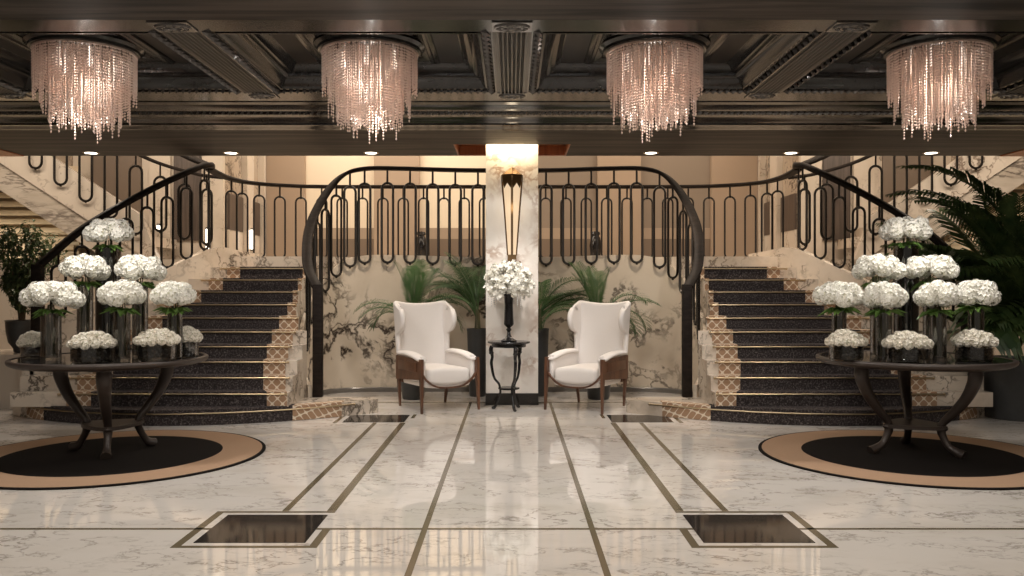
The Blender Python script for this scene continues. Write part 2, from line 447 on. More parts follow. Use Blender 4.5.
# cornice profile toward the lower soffit
cp = [(7.62,HP),(7.62,HS-.006),(7.70,HS-.012),(7.72,HS+.02),(7.80,HS+.03),(7.86,HS+.012),(7.92,HS-.004),(8.00,HS-.008),(8.02,HS+.012),(8.12,HS+.012),(8.14,HS-.012),(8.22,HS-.016),(8.26,HS+.006),(8.36,HS+.008),(8.42,HS-.012),(8.47,HS-.028),(8.50,HS-.03),(8.50,HS-.042),(8.60,HS-.044),(8.64,SB-.004),(8.70,SB-.006),(8.70,HP)]
b = MB(); k = len(cp)
b.add([(x, y, z) for x in (-9.5, 9.5) for y, z in cp], [(j,(j+1)%k,k+(j+1)%k,k+j) for j in range(k)])
trim(b, M['ceil'], angle=20)
r = MB(); rope_line(r, (-7,8.07,HS-.012), (7,8.07,HS-.012), .06, .024); trim(r, M['rope'], smooth=False)

# ------------------------------------------------------------------ marble pillar
p = thing('marble_pillar', 'white marble pillar with rust-brown veins carrying the tall sconce', 'pillar', (0, 9.80, 0))
MB().box(-.30, .30, 0, .60, .135, SB+.119).build('shaft', M['pillar'], p, smooth=False)
MB().box(-.305, .305, -.006, .61, 0, .135).build('plinth', M['plinth'], p, smooth=False, label='black stone plinth at the foot of the pillar')

# ------------------------------------------------------------------ centre wall, railing path
half = [(-2.15,9.40,1.36),(-2.30,9.66,1.55),(-2.385,9.92,1.80),(-2.43,10.30,2.12),(-2.35,10.68,2.50),(-2.17,10.90,2.78),(-1.90,10.985,2.88),(-1.44,11.0,2.885),(-.7,11.0,2.865)]
DX = .21      # the palm side stair stands a little nearer the pillar
full = half+[(0,11.0,2.86)]+[(-x-DX*min(1,-x/1.5),y,z) for x,y,z in half[::-1]]
RP = catmull(full, 8)
def offs(path, d):
    out = []
    for i, p in enumerate(path):
        t = path[min(i+1,len(path)-1)]-path[max(i-1,0)]; n = Vector((-t.y, t.x, 0)).normalized()
        out.append(Vector((p.x+n.x*d, p.y+n.y*d, p.z)))
    return out
LH = 1.745
def wall_top(z): return max(z-1.115, .28)
fr_ = offs(RP, .055)
b = MB()
b.sweep([Vector((p.x,p.y,0)) for p in fr_], [[(0,0),(0,wall_top(q.z)),(-.045,wall_top(q.z)),(-.045,0)] for q in RP])
struct('wall_back', b, M['wallmarble'], angle=50)
b = MB(); seam = [(p, wall_top(p.z)-.34) for p in offs(RP,.06) if wall_top(p.z)-.34 > .45]
b.tube([Vector((p.x,p.y,z)) for p,z in seam], .005, 5); trim(b, M['basegrey'])
b = MB(); pts = [p for p in offs(RP, .055) if p.y > 9.9]
b.sweep([Vector((p.x,p.y,0)) for p in pts], [(0,0),(.02,0),(.02,.05),(.012,.06),(0,.06)]); struct('baseboard_back', b, M['basegrey'])
# landing slab
in_pts = [(p.x,p.y) for p in offs(RP,.10) if p.y > 10.70]
poly = in_pts+[(2.45-DX,10.842),(4.1-DX,10.842),(4.1-DX,11.95),(9.5,11.95),(9.5,12.90),(-9.5,12.90),(-9.5,11.95),(-4.1,11.95),(-4.1,10.842),(-2.45,10.842)]
struct('floor_landing', MB().prism(poly, 1.45, LH), M['stairmarble'], smooth=False)
for s in (-1,1):
    struct('wall_under_landing', MB().box(s*2.40, s*9.5, 12.0, 12.1, 0, 1.449), M['pale'], smooth=False)

def link_baluster(b, x, y, zt, zb, zr, yaw, w=.073, r=.016, seg=6):
    """stadium loop from zb to zt, hung by a rod from zr; yaw: heading of the railing"""
    c, s_ = math.cos(yaw), math.sin(yaw); pts = []
    for k in range(9):
        a = PI*k/8; pts.append((w*math.cos(a), zt-w+w*math.sin(a)))
    for k in range(9):
        a = PI+PI*k/8; pts.append((w*math.cos(a), zb+w+w*math.sin(a)))
    P = [Vector((x+u*c, y+u*s_, z)) for u, z in pts]
    up = Vector((-s_, c, 0))
    n = len(P); vs = []; fs = []
    for i, p in enumerate(P):
        t = (P[(i+1)%n]-P[i-1]).normalized(); sd = up.cross(t)
        for j in range(seg):
            a = 2*PI*j/seg; vs.append(p+sd*(r*math.cos(a))+up*(r*math.sin(a)))
    for i in range(n):
        for j in range(seg):
            fs.append((i*seg+j, i*seg+(j+1)%seg, ((i+1)%n)*seg+(j+1)%seg, ((i+1)%n)*seg+j))
    b.add(vs, fs)
    b.tube([(x,y,zr),(x,y,zt-.012)], .0135, 6)
    b.lathe([(.018,zt-.02),(.022,zt-.005),(.018,zt+.012)], 8, x, y)
    b.lathe([(.012,zb-.028),(.017,zb-.014),(.017,zb+.006),(.008,zb+.012)], 8, x, y)
RAILP = [(-.058,-.012),(-.05,-.025),(.05,-.025),(.058,-.012),(.058,.008),(.045,.022),(-.045,.022),(-.058,.008)]
def arc_samples(path, step, start=0.):
    d = start; acc = 0; out = []
    for i in range(len(path)-1):
        a, b_ = path[i], path[i+1]; h = (Vector((b_.x-a.x, b_.y-a.y, 0))).length
        while d <= acc+h:
            t = (d-acc)/h if h else 0; p = a.lerp(b_, t); out.append((p, math.atan2(b_.y-a.y, b_.x-a.x))); d += step
        acc += h
    return out
# front railing
rl = thing('balcony_railing', 'dark bronze loop railing sweeping round the balcony and down both inner stairs', 'railing', (0,11.0,1.8))
O = Vector((0,11.0,1.8))
b = MB(); b.sweep([p-O for p in RP], RAILP); b.build('handrail', M['rail'], rl, angle=50)
for s in (-1,1):
    q = MB(); q.rbox((s*2.135-(DX if s > 0 else 0), 9.385-11, (.145+1.385)/2-1.8), (.105,.085,1.24), .008, 2); q.build('newel_post', M['rail'], rl)
mid = len(RP)//2
for sd in (-1, 1):
  hp = RP[mid:] if sd > 0 else RP[mid::-1]
  lens = [0.]
  for i in range(len(hp)-1): lens.append(lens[-1]+Vector((hp[i+1].x-hp[i].x, hp[i+1].y-hp[i].y, 0)).length)
  d = .147; spots = []
  while d < lens[-1]:
    k = max(i for i in range(len(lens)-1) if lens[i] <= d); tt = (d-lens[k])/(lens[k+1]-lens[k])
    spots.append((hp[k].lerp(hp[k+1], tt), math.atan2(sd*(hp[k+1].y-hp[k].y), sd*(hp[k+1].x-hp[k].x)))); d += .292 if d < 1.70 else .185
  for p, yaw in spots:
    if p.z < 1.70: continue
    b = MB(); link_baluster(b, p.x-O.x, p.y-O.y, p.z-.19-O.z, p.z-1.215-O.z, p.z-.02-O.z, yaw)
    b.build('baluster', M['iron'], rl)
# rear railing
h2 = [(-3.86,10.86,2.87),(-3.91,11.22,2.87),(-3.93,11.83,2.87),(-3.80,12.35,2.87),(-3.35,12.66,2.865),(-2.6,12.76,2.86)]
P2 = catmull(h2+[(0,12.76,2.86)]+[(-x-DX,y,z) for x,y,z in h2[::-1]], 8)
r2 = thing('rear_railing', 'slim dark loop railing along the back of the landing behind the balcony', 'railing', (0,12.66,1.8)); O = Vector((0,12.66,1.8))
b = MB(); b.sweep([p-O for p in P2], RAILP); b.build('handrail', M['rail'], r2, angle=50)
tot = sum((Vector((P2[i+1].x-P2[i].x, P2[i+1].y-P2[i].y,0))).length for i in range(len(P2)-1))
nb = int(tot/.297); st = tot/nb
for p, yaw in arc_samples(P2, st, st*.5):
    if abs(p.x+DX/2) > 3.4 and p.y < 11.75: continue
    yaw *= .35 if abs(p.x+DX/2) > 3.3 else 1
    b = MB(); link_baluster(b, p.x-O.x, p.y-O.y, p.z-.17-O.z, LH+.035-O.z, p.z-.02-O.z, yaw, .075, .0135); b.build('baluster', M['iron'], r2)

# ------------------------------------------------------------------ staircases
RISE = .1454
YS = [8.32, 8.60, 8.77, 8.95, 9.17, 9.40, 9.64, 9.88, 10.12, 10.36, 10.60, 10.84]
NS = 11
def stepY(k): return YS[k-1]
def table(tb):
    def f(y):
        if y <= tb[0][0]: return tb[0][1]
        for (a, p), (b_, q) in zip(tb, tb[1:]):
            if y <= b_: return p+(q-p)*(y-a)/(b_-a)
        return tb[-1][1]
    return f
stair_h = table([(y, RISE*(k+1)) for k, y in enumerate(YS)])
x_out = table([(9.12,5.06),(10.58,3.80),(10.84,3.76)])
car_out = table([(8.6,4.24),(8.77,4.22),(9.2,4.12),(9.7,3.92),(10.12,3.68),(10.36,3.50),(10.6,3.37),(10.84,3.25)])
car_in = table([(8.6,2.47),(8.77,2.56),(8.95,2.61),(9.3,2.65),(9.65,2.63),(9.88,2.60),(10.12,2.60),(10.84,2.60)])
wall_in = table([(9.36,2.255),(9.40,2.262),(9.66,2.42),(9.92,2.505),(10.30,2.552),(10.68,2.47),(10.84,2.44)])
bw_out = table([(8.6,.25),(10.0,.19),(10.84,.15)])
def curb_top(y): return min(stair_h(y)+.22, 1.86)
def yfront(x): return 8.30+((x-3.46)/1.84)**2*.74
for s, plant in SIDES:
    t = thing('staircase', 'marble staircase with charcoal carpet runner rising beside the leafy %s' % ('potted tree' if s < 0 else 'giant palm'), 'staircase', (0 if s < 0 else -DX,0,0), 0, 'twin staircases')
    # bullnose first step
    xs = [1.45+ i*(5.28-1.45)/24 for i in range(25)]
    fp = [(s*x, yfront(x)) for x in xs]
    inner = [(s*5.34, yfront(5.28)+.12),(s*5.28, 9.5),(s*2.45, 9.5),(s*2.3,9.395),(s*1.72,9.375),(s*1.52,9.34),(s*1.455,9.28)]
    MB().prism(fp+inner, 0, RISE).build('step', M['stairmarble'], t, smooth=False)
    for k in range(2, NS+1):
        y = stepY(k); ye = 10.84; ex = [q for q in (9.12, 10.58) if q > y]
        outer = [(s*x_out(q), q) for q in [ye]+ex[::-1]+[y]]
        inner = [(s*wall_in(q), q) for q in [y]+[q for q in (9.40,9.66,9.92,10.30,10.68) if q > y]+[ye]]
        MB().prism(inner+outer, (k-1)*RISE, k*RISE).build('step', M['stairmarble'], t, smooth=False)
    # first step carpet
    def strip(xa, xb, mat, nm):
        b = MB(); n = 14
        f = [xa+(xb-xa)*i/n for i in range(n+1)]
        poly = [(s*x, yfront(x)-.012) for x in f]+[(s*xb, 8.66 if xb < 4.9 else 9.0),(s*xa, 8.66 if xa > 2.3 else 8.95)]
        if yfront(xa) > 8.66 or yfront(xb) > 8.66:
            poly = [(s*x, yfront(x)-.012) for x in f]+[(s*xb, max(8.67, yfront(xb)+.12)),(s*xa, max(8.67, yfront(xa)+.12))]
        b.prism(poly, .004, RISE+.010)
        return b
    car = strip(2.22, 4.75, M['carpet'], 'c')
    bo1 = strip(4.752, 5.02, M['trellis'], 't'); bi1 = strip(1.78, 2.218, M['trellis'], 't'); bo = MB(); bi = MB()
    for k in range(2, NS+1):
        y = stepY(k)-.010; y2 = stepY(k+1)-.010; z = k*RISE
        zb = (k-1)*RISE+.010
        def piece(b, xa0, xb0, xa1, xb1):
            # one L-shaped solid: riser and tread
            pr = [(0,zb),(0,z+.010),(1,z+.010),(1,z+.001),(.036,z+.001),(.036,zb)]
            vs = []
            for e in (0,1):
                for tt, zz in pr:
                    yy = y+(y2-y)*tt; x = (xa0+(xa1-xa0)*tt) if e == 0 else (xb0+(xb1-xb0)*tt)
                    vs.append((s*x, yy, zz))
            n = len(pr)
            b.add(vs, [(0,1,4,5),(1,2,3,4),(6,11,10,7),(7,10,9,8)]+[(j,(j+1)%n,n+(j+1)%n,n+j) for j in range(n)])
        o0, o1 = car_out(y), car_out(y2)
        i0, i1 = car_in(y), car_in(y2)
        piece(car, i0, o0, i1, o1)
        piece(bi, max(i0-.23, wall_in(y)+.012), i0-.002, max(i1-.23, wall_in(y2)+.012), i1-.002)
        piece(bo, o0+.002, o0+bw_out(y), o1+.002, o1+bw_out(y2))
    car.build('carpet_runner', M['carpet'], t, smooth=False, label='speckled charcoal carpet runner')
    bo.build('runner_border', M['trellis'], t, smooth=False, label='tan trellis patterned runner border along the outer curb')
    bo1.build('step_border', M['trellis'], t, smooth=False, label='tan trellis carpet end of the first step by the outer curb'); bi1.build('step_border', M['trellis'], t, smooth=False, label='tan trellis carpet end of the first step by the newel')
    bi.build('runner_border', M['trellis'], t, smooth=False, label='tan trellis patterned runner border along the inner wall')
    for k in range(1, NS+1):
        b = MB()
        if k == 1:
            pth = [Vector((s*x, yfront(x)-.022, RISE-.026)) for x in [1.66+i*(5.1-1.66)/20 for i in range(21)]]
        else:
            y = stepY(k)-.022; pth = [Vector((s*max(car_in(y)-.26, wall_in(y)+.02),y,k*RISE-.016)), Vector((s*(car_out(y)+bw_out(y)+.07),y,k*RISE-.016))]
        b.tube(pth, .008, 8)
        for e in (0,-1): b.ball(pth[e], .014, 8, 6)
        b.build('stair_rod', M['brass'], t, label='brass stair rod')
    # outer curb wall
    b = MB(); n = 18; pth = []; prs = []
    for i in range(n+1):
        y = 8.95+(10.60-8.95)*i/n; top = curb_top(y)
        pth.append(Vector((s*(x_out(y)+.02), y, 0))); prs.append([(-.06,0),(-.06,top),(.06,top),(.06,0)])
    for xx, yy, top in ((3.68,10.80,1.86),(3.52,11.02,1.82),(3.36,11.25,1.79)):
        pth.append(Vector((s*xx, yy, 0))); prs.append([(-.05,0),(-.05,top),(.05,top),(.05,0)])
    b.sweep(pth, prs); b.build('outer_curb', M['stairmarble'], t, angle=50)
    # outer railing
    P3 = catmull([(s*5.06,9.12,1.585),(s*4.738,9.485,2.03),(s*4.287,9.99,2.47),(s*3.90,10.45,2.80),(s*3.80,10.62,2.88),(s*3.85,10.84,2.89)], 8)
    O = Vector((s*5.06,9.12,0))
    r3 = thing('stair_railing', 'dark bronze loop railing on the outer curb of the stair beside the %s' % ('potted tree' if s < 0 else 'giant palm'), 'railing', O-Vector((0 if s < 0 else DX,0,0)), 0, 'outer stair railings')
    b = MB(); b.sweep([p-O for p in P3], [(u*1.3,w_*1.3) for u,w_ in RAILP]); b.build('handrail', M['rail'], r3, angle=50)
    q = MB(); q.rbox((0, -.02, (.142+1.60)/2), (.11,.09,1.455), .008, 2); q.build('newel_post', M['rail'], r3)
    for p, yaw in arc_samples(P3, .245, .20):
        cb = curb_top(p.y)
        b = MB(); link_baluster(b, p.x-O.x, p.y-O.y, p.z-.19, max(cb+.02, p.z-1.15), p.z-.02, yaw, .073, .016); b.build('baluster', M['iron'], r3)

# ------------------------------------------------------------------ hall behind the landing
HB = 15.6
X = lambda px, Y=HB: (px-512)/F*Y
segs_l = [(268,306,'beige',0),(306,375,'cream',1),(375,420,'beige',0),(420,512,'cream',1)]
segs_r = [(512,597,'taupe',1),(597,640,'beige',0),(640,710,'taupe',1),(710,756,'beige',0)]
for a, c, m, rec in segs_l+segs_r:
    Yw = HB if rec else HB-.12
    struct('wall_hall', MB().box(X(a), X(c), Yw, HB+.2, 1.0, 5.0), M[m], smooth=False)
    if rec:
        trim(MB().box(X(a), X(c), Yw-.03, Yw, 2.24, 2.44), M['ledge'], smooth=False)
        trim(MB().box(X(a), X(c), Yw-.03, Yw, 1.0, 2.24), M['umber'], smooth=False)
struct('floor_hall', MB().box(-9.5, 9.5, 12.90, 17, 1.50, LH), M['pale'], smooth=False)
for s, nm in ((-1,'a'),(1,'b')):
    q = thing('floor_urn', 'small black urn by the %s alcove wall in the hall upstairs' % ('cream' if s < 0 else 'taupe'), 'urn', (s*1.62 if s < 0 else 1.49, 15.2, LH), 0, 'black urns in the upstairs hall')
    MB().lathe([(.07,0),(.075,.03),(.05,.06),(.09,.2),(.11,.36),(.08,.5),(.06,.53)], 20).build('body', M['black'], q)
    MB().lathe([(.06,.53),(.085,.56),(.07,.60),(.01,.61)], 20).build('rim_cap', M['black'], q)
for s in (-1,1):
    # side wall with brown band and marble pilasters
    struct('wall_side_hall', MB().box(s*4.56, s*4.8, 13.6, HB+.2, 1.0, 5.0), M['column'], smooth=False)
    struct('wall_wing', MB().box(s*4.57, s*9.5, 13.6, 13.8, 1.0, 5.0), M['pale'], smooth=False)
    for y0, y1 in ((13.66,14.35),(14.78,15.30)):
        trim(MB().box(s*4.52, s*4.56, y0, y1, 2.28, 2.86), M['brown'], smooth=False)
        trim(MB().box(s*4.53, s*4.56, y0, y1, 1.8, 2.28), M['pale'], smooth=False)
    for y0, y1 in ((14.38,14.75),(15.33,15.46)):
        trim(MB().box(s*4.46, s*4.56, y0, y1, 1.8, 5.0), M['pale'], smooth=False)
    trim(MB().box(s*4.57, s*4.90, 13.50, 13.6, 1.8, 5.0), M['pale'], smooth=False)
    trim(MB().box(s*4.95, s*5.38, 13.56, 13.6, 2.1, 5.0), M['brown'], smooth=False)
    trim(MB().box(s*5.42, s*5.75, 13.52, 13.6, 1.8, 5.0), M['pale'], smooth=False)
    trim(MB().box(s*5.9, s*6.7, 13.56, 13.6, 2.5, 5.0), M['umber'], smooth=False)
    trim(MB().box(s*7.0, s*7.3, 13.56, 13.6, 2.7, 5.0), M['column'], smooth=False)
for (x, y, z0, z1, lab) in ((-4.43,14.56,1.98,2.36,'slim glowing wall lamp on the marble pilaster of the hall side wall'),(-4.80,13.47,1.9,2.30,'slim glowing wall lamp on the marble wing wall nearest the staircase'),(-5.58,13.49,2.05,2.36,'short glowing wall lamp on the wing wall seen through the stair railing')):
    w = thing('wall_lamp', lab, 'lamp', (x,y,z0), 0, 'slim wall lamps')
    h = z1-z0
    MB().box(-.035,.035,-.012,.03,0,h).build('back_plate', M['iron'], w, smooth=False)
    MB().rbox((0,-.03,h/2),(.05,.035,h-.05),.012,2).build('light_tube', M['slitglow'], w, label='lit lamp tube')
# upper flights
def zlow(x): return 1.72+(x-5.2)*.655
for s, plant in SIDES:
    t = thing('upper_staircase', 'upper stair flight with bare marble stringer climbing above the %s' % ('lit timber slats and potted tree' if s < 0 else 'giant palm'), 'staircase', (0 if s < 0 else -.16,0,0), 0, 'upper stair flights')
    for nm, y0, y1, d0, d1, mm in (('stringer',12.30,12.40,.0,.58,'pale'),('stair_underside',12.33,13.50,-.40,.16,'diag')):
        b = MB(); xa, xb = 5.05, 9.1
        pr = [(xa, zlow(xa)+d0),(xb, zlow(xb)+d0),(xb, zlow(xb)+d1),(xa+.3 if nm=='stringer' else xa, zlow(xa+.3)+d1 if nm=='stringer' else zlow(xa)+d1)]
        if nm != 'stringer': pr = [(xa+.35, zlow(xa)+.02),(xa+.70, zlow(xa+.70)+d0),(xb, zlow(xb)+d0),(xb, zlow(xb)+d1),(xa+.35, zlow(xa+.35)+d1)]
        n = len(pr); b.add([(s*x, y, z) for y in (y0,y1) for x,z in pr], [tuple(range(n)),tuple(range(2*n-1,n-1,-1))]+[(j,(j+1)%n,n+(j+1)%n,n+j) for j in range(n)])
        b.build(nm, M[mm], t, smooth=False)
    for k in range(15):
        x = 5.3+k*.25; z = zlow(x)+.17
        MB().box(s*x, s*(x+.27), 12.41, 13.49, z, z+.15).build('step', M['stairmarble'], t, smooth=False)
    P4 = catmull([(s*4.10,12.0,2.90),(s*4.5,12.15,2.97),(s*5.1,12.22,3.15),(s*5.6,12.24,3.40),(s*6.4,12.24,3.90),(s*8.4,12.24,5.2)], 8)
    O = Vector((s*4.40,12.2,1.8))
    r4 = thing('upper_stair_railing', 'dark loop railing of the upper flight above the %s' % ('lit timber slats' if s < 0 else 'giant palm'), 'railing', O-Vector((0 if s < 0 else .18,0,0)), 0, 'upper flight railings')
    b = MB(); b.sweep([p-O for p in P4], RAILP); b.build('handrail', M['rail'], r4, angle=50)
    P5 = catmull([(s*3.86,10.80,2.905),(s*4.15,11.0,3.03),(s*4.7,11.5,3.30),(s*5.4,12.1,3.72)], 6)
    b = MB(); b.sweep([p-O for p in P5], [(u*1.2,w_*1.2) for u,w_ in RAILP]); b.build('corner_handrail', M['rail'], r4, angle=50)
    for p, yaw in arc_samples(P4, .36, .25):
        if p.z > 4.6: continue
        zb = max(1.86, p.z-.97)
        if abs(p.x) > 5.35: zb = zlow(abs(p.x))+.27
        b = MB(); link_baluster(b, p.x-O.x, p.y-O.y, p.z-.19-O.z, zb-O.z, p.z-.02-O.z, yaw, .09, .019); b.build('baluster', M['iron'], r4)
    # slatted lit screen under the flight
    sl = thing('slatted_screen', 'warm lit screen of horizontal pale timber slats behind the %s' % ('potted tree' if s < 0 else 'giant palm'), 'screen', (s*7.75,13.2,LH), 0, 'timber slat screens')
    MB().box(-1.0,1.0,.10,.14,0,1.5).build('backing_panel', M['slat'], sl, smooth=False)
    for k in range(9):
        MB().rbox((0,.03,.09+k*.135),(1.96,.09,.085),.02,2).build('slat', M['slat'], sl)
    pass

# ------------------------------------------------------------------ sconce on the pillar
sc = thing('wall_sconce', 'tall tapering art deco bronze sconce glowing on the marble pillar', 'sconce', (0,9.80,1.64))
def fan(z, w, d): return [(-w,0,z),(-w*.9,-d*.45,z),(0,-d,z),(w*.9,-d*.45,z),(w,0,z)]
levels = [(.08,.048,.05),(.55,.082,.085),(.98,.116,.12)]
b = MB(); rows = [[(x*.93,y*.93,z) for x,y,z in fan(*l)] for l in levels]; b.grid(rows); b.build('glass_shade', M['glow'], sc, smooth=False, label='glowing frosted glass')
b = MB()
for idx in range(5):
    if idx in (1,3): continue
    b.tube([Vector(fan(*l)[idx]) for l in levels], .011 if idx != 2 else .013, 6)
b.build('rib_frame', M['bronze'], sc)
b = MB()
crown = [(.92,.116,.120),(.985,.124,.130),(1.0,.126,.134)]
rows = [fan(*l) for l in crown]+[[(-.03,0,1.075),(-.03,-.02,1.075),(0,-.045,1.085),(.03,-.02,1.075),(.03,0,1.075)]]
b.grid(rows)
cw = 1.2
b.add([(x*cw,y*1.12,z) for x,y,z in [(-.098,-.002,.925),(-.09,-.055,.925),(-.075,-.075,.84),(-.045,-.09,.90),(-.012,-.115,.84),(0,-.118,.92),(.012,-.115,.84),(.045,-.09,.90),(.075,-.075,.84),(.09,-.055,.925),(.098,-.002,.925),(0,-.12,.93),(-.09,-.055,.93),(.09,-.055,.93)]],
      [(1,2,3,12),(12,3,4,11),(11,4,5),(11,5,6),(11,6,7,13),(13,7,8,9)])
b.build('crown_cap', M['bronze'], sc, smooth=False)
b = MB(); b.box(-.05,.05,-.058,0,.01,.085); b.box(-.03,.03,-.04,0,-.03,.03)
for q in (-1,1):
    b.box(q*.02,q*.10,-.045,0,-.02,.012); b.box(q*.065,q*.09,-.045,0,-.034,-.02)
b.build('foot_bracket', M['bronze'], sc, smooth=False)

# ------------------------------------------------------------------ chandeliers
random.seed(5)
def bead_curtain(b, R, n, L0, jit, step=.021, spiral=0.):
    for i in range(n):
        a = 2*PI*i/n+random.uniform(-.02,.02); ln = L0+random.uniform(-jit,jit)
        if random.random() < .16: ln += random.uniform(.02,.10)
        r = R*random.uniform(.975,1.0); k = int(ln/step)
        for j in range(k):
            b.octa((r*math.cos(a), r*math.sin(a), -.012-j*step), .0085, .0105)
        b.octa((r*math.cos(a), r*math.sin(a), -.012-k*step-.004), .008, .013)
def make_chandelier(loc, label):
    t = thing('crystal_chandelier', label, 'chandelier', loc, 0, 'bead chandeliers in the ceiling coffers')
    MB().lathe([(.34,.065),(.41,.062),(.418,.04),(.39,.022),(.385,.004),(.37,0),(.01,0)], 56).build('canopy', M['ceil'], t, label='dark polished ceiling plate')
    b = MB(); b.lathe([(.360,-.012),(.366,-.012),(.366,0),(.360,0),(.360,-.012)], 56, cap=False); b.build('rim_band', M['bead'], t)
    b = MB(); bead_curtain(b, .358, 150, .26, .04); b.build('outer_bead_curtain', M['bead'], t, smooth=False, kind='stuff')
    b = MB(); bead_curtain(b, .31, 50, .42, .10); bead_curtain(b, .25, 96, .49, .07); b.build('middle_bead_curtain', M['bead'], t, smooth=False, kind='stuff')
    b = MB(); bead_curtain(b, .185, 44, .51, .06); bead_curtain(b, .10, 24, .53, .05); b.build('inner_bead_curtain', M['bead'], t, smooth=False, kind='stuff')
    for k in range(5):
        a = 2*PI*k/5+.3
        b = MB(); b.lathe([(.012,0),(.012,-.05),(.010,-.06),(.022,-.10),(.018,-.13),(.004,-.145)], 10, .20*math.cos(a), .20*math.sin(a)); b.build('bulb', M['bulb'], t)
    return t
CHX = 1.08; ch = []
CZ = HP-.06
ch.append(make_chandelier((-3*CHX,6.48,CZ), 'outermost bead chandelier above the round table near the potted tree'))
ch.append(dup(ch[0], (-CHX,6.48,CZ), .7, 'bead chandelier in the inner coffer on the potted tree side of the central fluted beam'))
ch.append(dup(ch[0], (CHX,6.48,CZ), 1.5, 'bead chandelier in the inner coffer on the giant palm side of the central fluted beam'))
ch.append(dup(ch[0], (3*CHX,6.48,CZ), 2.4, 'outermost bead chandelier above the round table near the giant palm'))

# ------------------------------------------------------------------ downlights in the soffit
ORD = ['at the end above the lit timber slats','above the outer stair railing beside the potted tree','between the potted tree staircase and the pillar','between the pillar and the giant palm staircase','above the outer stair railing beside the giant palm','at the end above the tips of the giant palm']
for k, px in enumerate((91,231,371,651,791,931)):
    x = (px-512)/F*10.2
    d = thing('recessed_downlight', 'recessed round downlight in the soffit '+ORD[k], 'downlight', (x,10.2,SB), 0, 'soffit downlights')
    MB().lathe([(.092,-.004),(.095,-.002),(.095,.0),(.07,.0),(.07,-.004),(.092,-.004)], 28, cap=False).build('trim_ring', M['brass'], d)
    MB().lathe([(.071,-.0035),(.071,-.001)], 28).build('lens', M['downglow'], d, label='lit lens')

# ------------------------------------------------------------------ rugs, round tables
def rug(x, lab):
    t = thing('round_rug', lab, 'rug', (x,6.84,0), 0, 'round rugs')
    MB().lathe([(1.15,.0),(1.178,.003),(1.178,.010),(1.165,.013),(1.15,.013),(1.15,.0)], 96, cap=False).build('binding', M['rugblack'], t, label='black bound edge')
    MB().lathe([(.835,.0),(1.15,.0),(1.15,.013),(.835,.013),(.835,0)], 96, cap=False).build('border', M['rugtan'], t, label='tan border')
    MB().lathe([(.835,0.001),(.835,.0135)], 96).build('field', M['rugblack'], t, label='black centre')
rug(-3.20, 'round black rug with tan border beneath the table near the potted tree')
rug(3.20, 'round black rug with tan border beneath the table near the giant palm')
RUGZ = .0137
TH = .782
def leg_mesh(a, pts, w):
    d = Vector((math.cos(a), math.sin(a), 0))
    P = catmull([d*r+Vector((0,0,z)) for r, z, q in pts], 6)
    rad = catmull([(q,0,0) for r, z, q in pts], 6)
    b = MB(); prs = [[(q.x*math.cos(2*PI*i/10)*w, q.x*math.sin(2*PI*i/10)*1.05) for i in range(10)] for q in rad]
    b.sweep(P, prs, up=Vector((-d.y, d.x, 0)))
    return b, P
def round_table(x, ang, fr, lab):
    t = thing('round_table', lab, 'table', (x,6.94,RUGZ), 0, 'round display tables'); h = TH-RUGZ
    MB().lathe([(.60,h-.055),(.70,h-.052),(.73,h-.040),(.742,h-.030),(.747,h-.012),(.742,h-.002),(.728,h+.004),(.712,h+.002),(.708,h-.006),(.0,h-.006)], 80).build('tabletop', M['darkmetal'], t, label='dark round top with raised rim')
    MB().lathe([(.706,h-.0055),(.706,h-.002)], 80).build('glass_inset', M['tabletop'], t, label='black glass inset')
    for k in range(3):
        a = ang+k*2*PI/3
        b, P = leg_mesh(a, [(.455,h-.056,.046),(.472,h-.10,.056),(.462,h-.18,.052),(.40,h-.31,.043),(.305,h-.43,.036),(.235,.26,.030),(.222,.20,.034),(.235,.15,.029),(.275,.08,.027),(fr-.03,.040,.034),(fr+.02,.020,.042)], 1.0)
        # keep the paw above the rug
        b.v = [(vx,vy,max(vz,.001)) for vx,vy,vz in b.v]
        lg = b.build('leg', M['darkmetal'], t, angle=60)
        d = Vector((math.cos(a),math.sin(a),0))
        q = MB(); q.rbox(d*.468+Vector((0,0,h-.063)), (.17,.17,.018), .005, 2); q.build('cap_block', M['darkmetal'], lg)
        q = MB(); q.ball(d*.235+Vector((0,0,.215)), .038, 10, 8, (1,1,.6)); q.build('knee_collar', M['darkmetal'], lg)
    poly = []
    for k in range(3):
        a0 = ang+k*2*PI/3; a1 = a0+2*PI/3
        for i in range(12):
            tt = i/12; a = a0+(a1-a0)*tt; r = .27-.075*math.sin(PI*tt)
            poly.append((r*math.cos(a), r*math.sin(a)))
    MB().prism(poly, .205, .235).build('shelf', M['darkmetal'], t, smooth=False)
round_table(-3.26, math.radians(49), .34, 'dark bronze round table of white flowers standing near the potted tree')
round_table(3.26, math.radians(73), .37, 'dark bronze round table of white flowers standing near the giant palm')

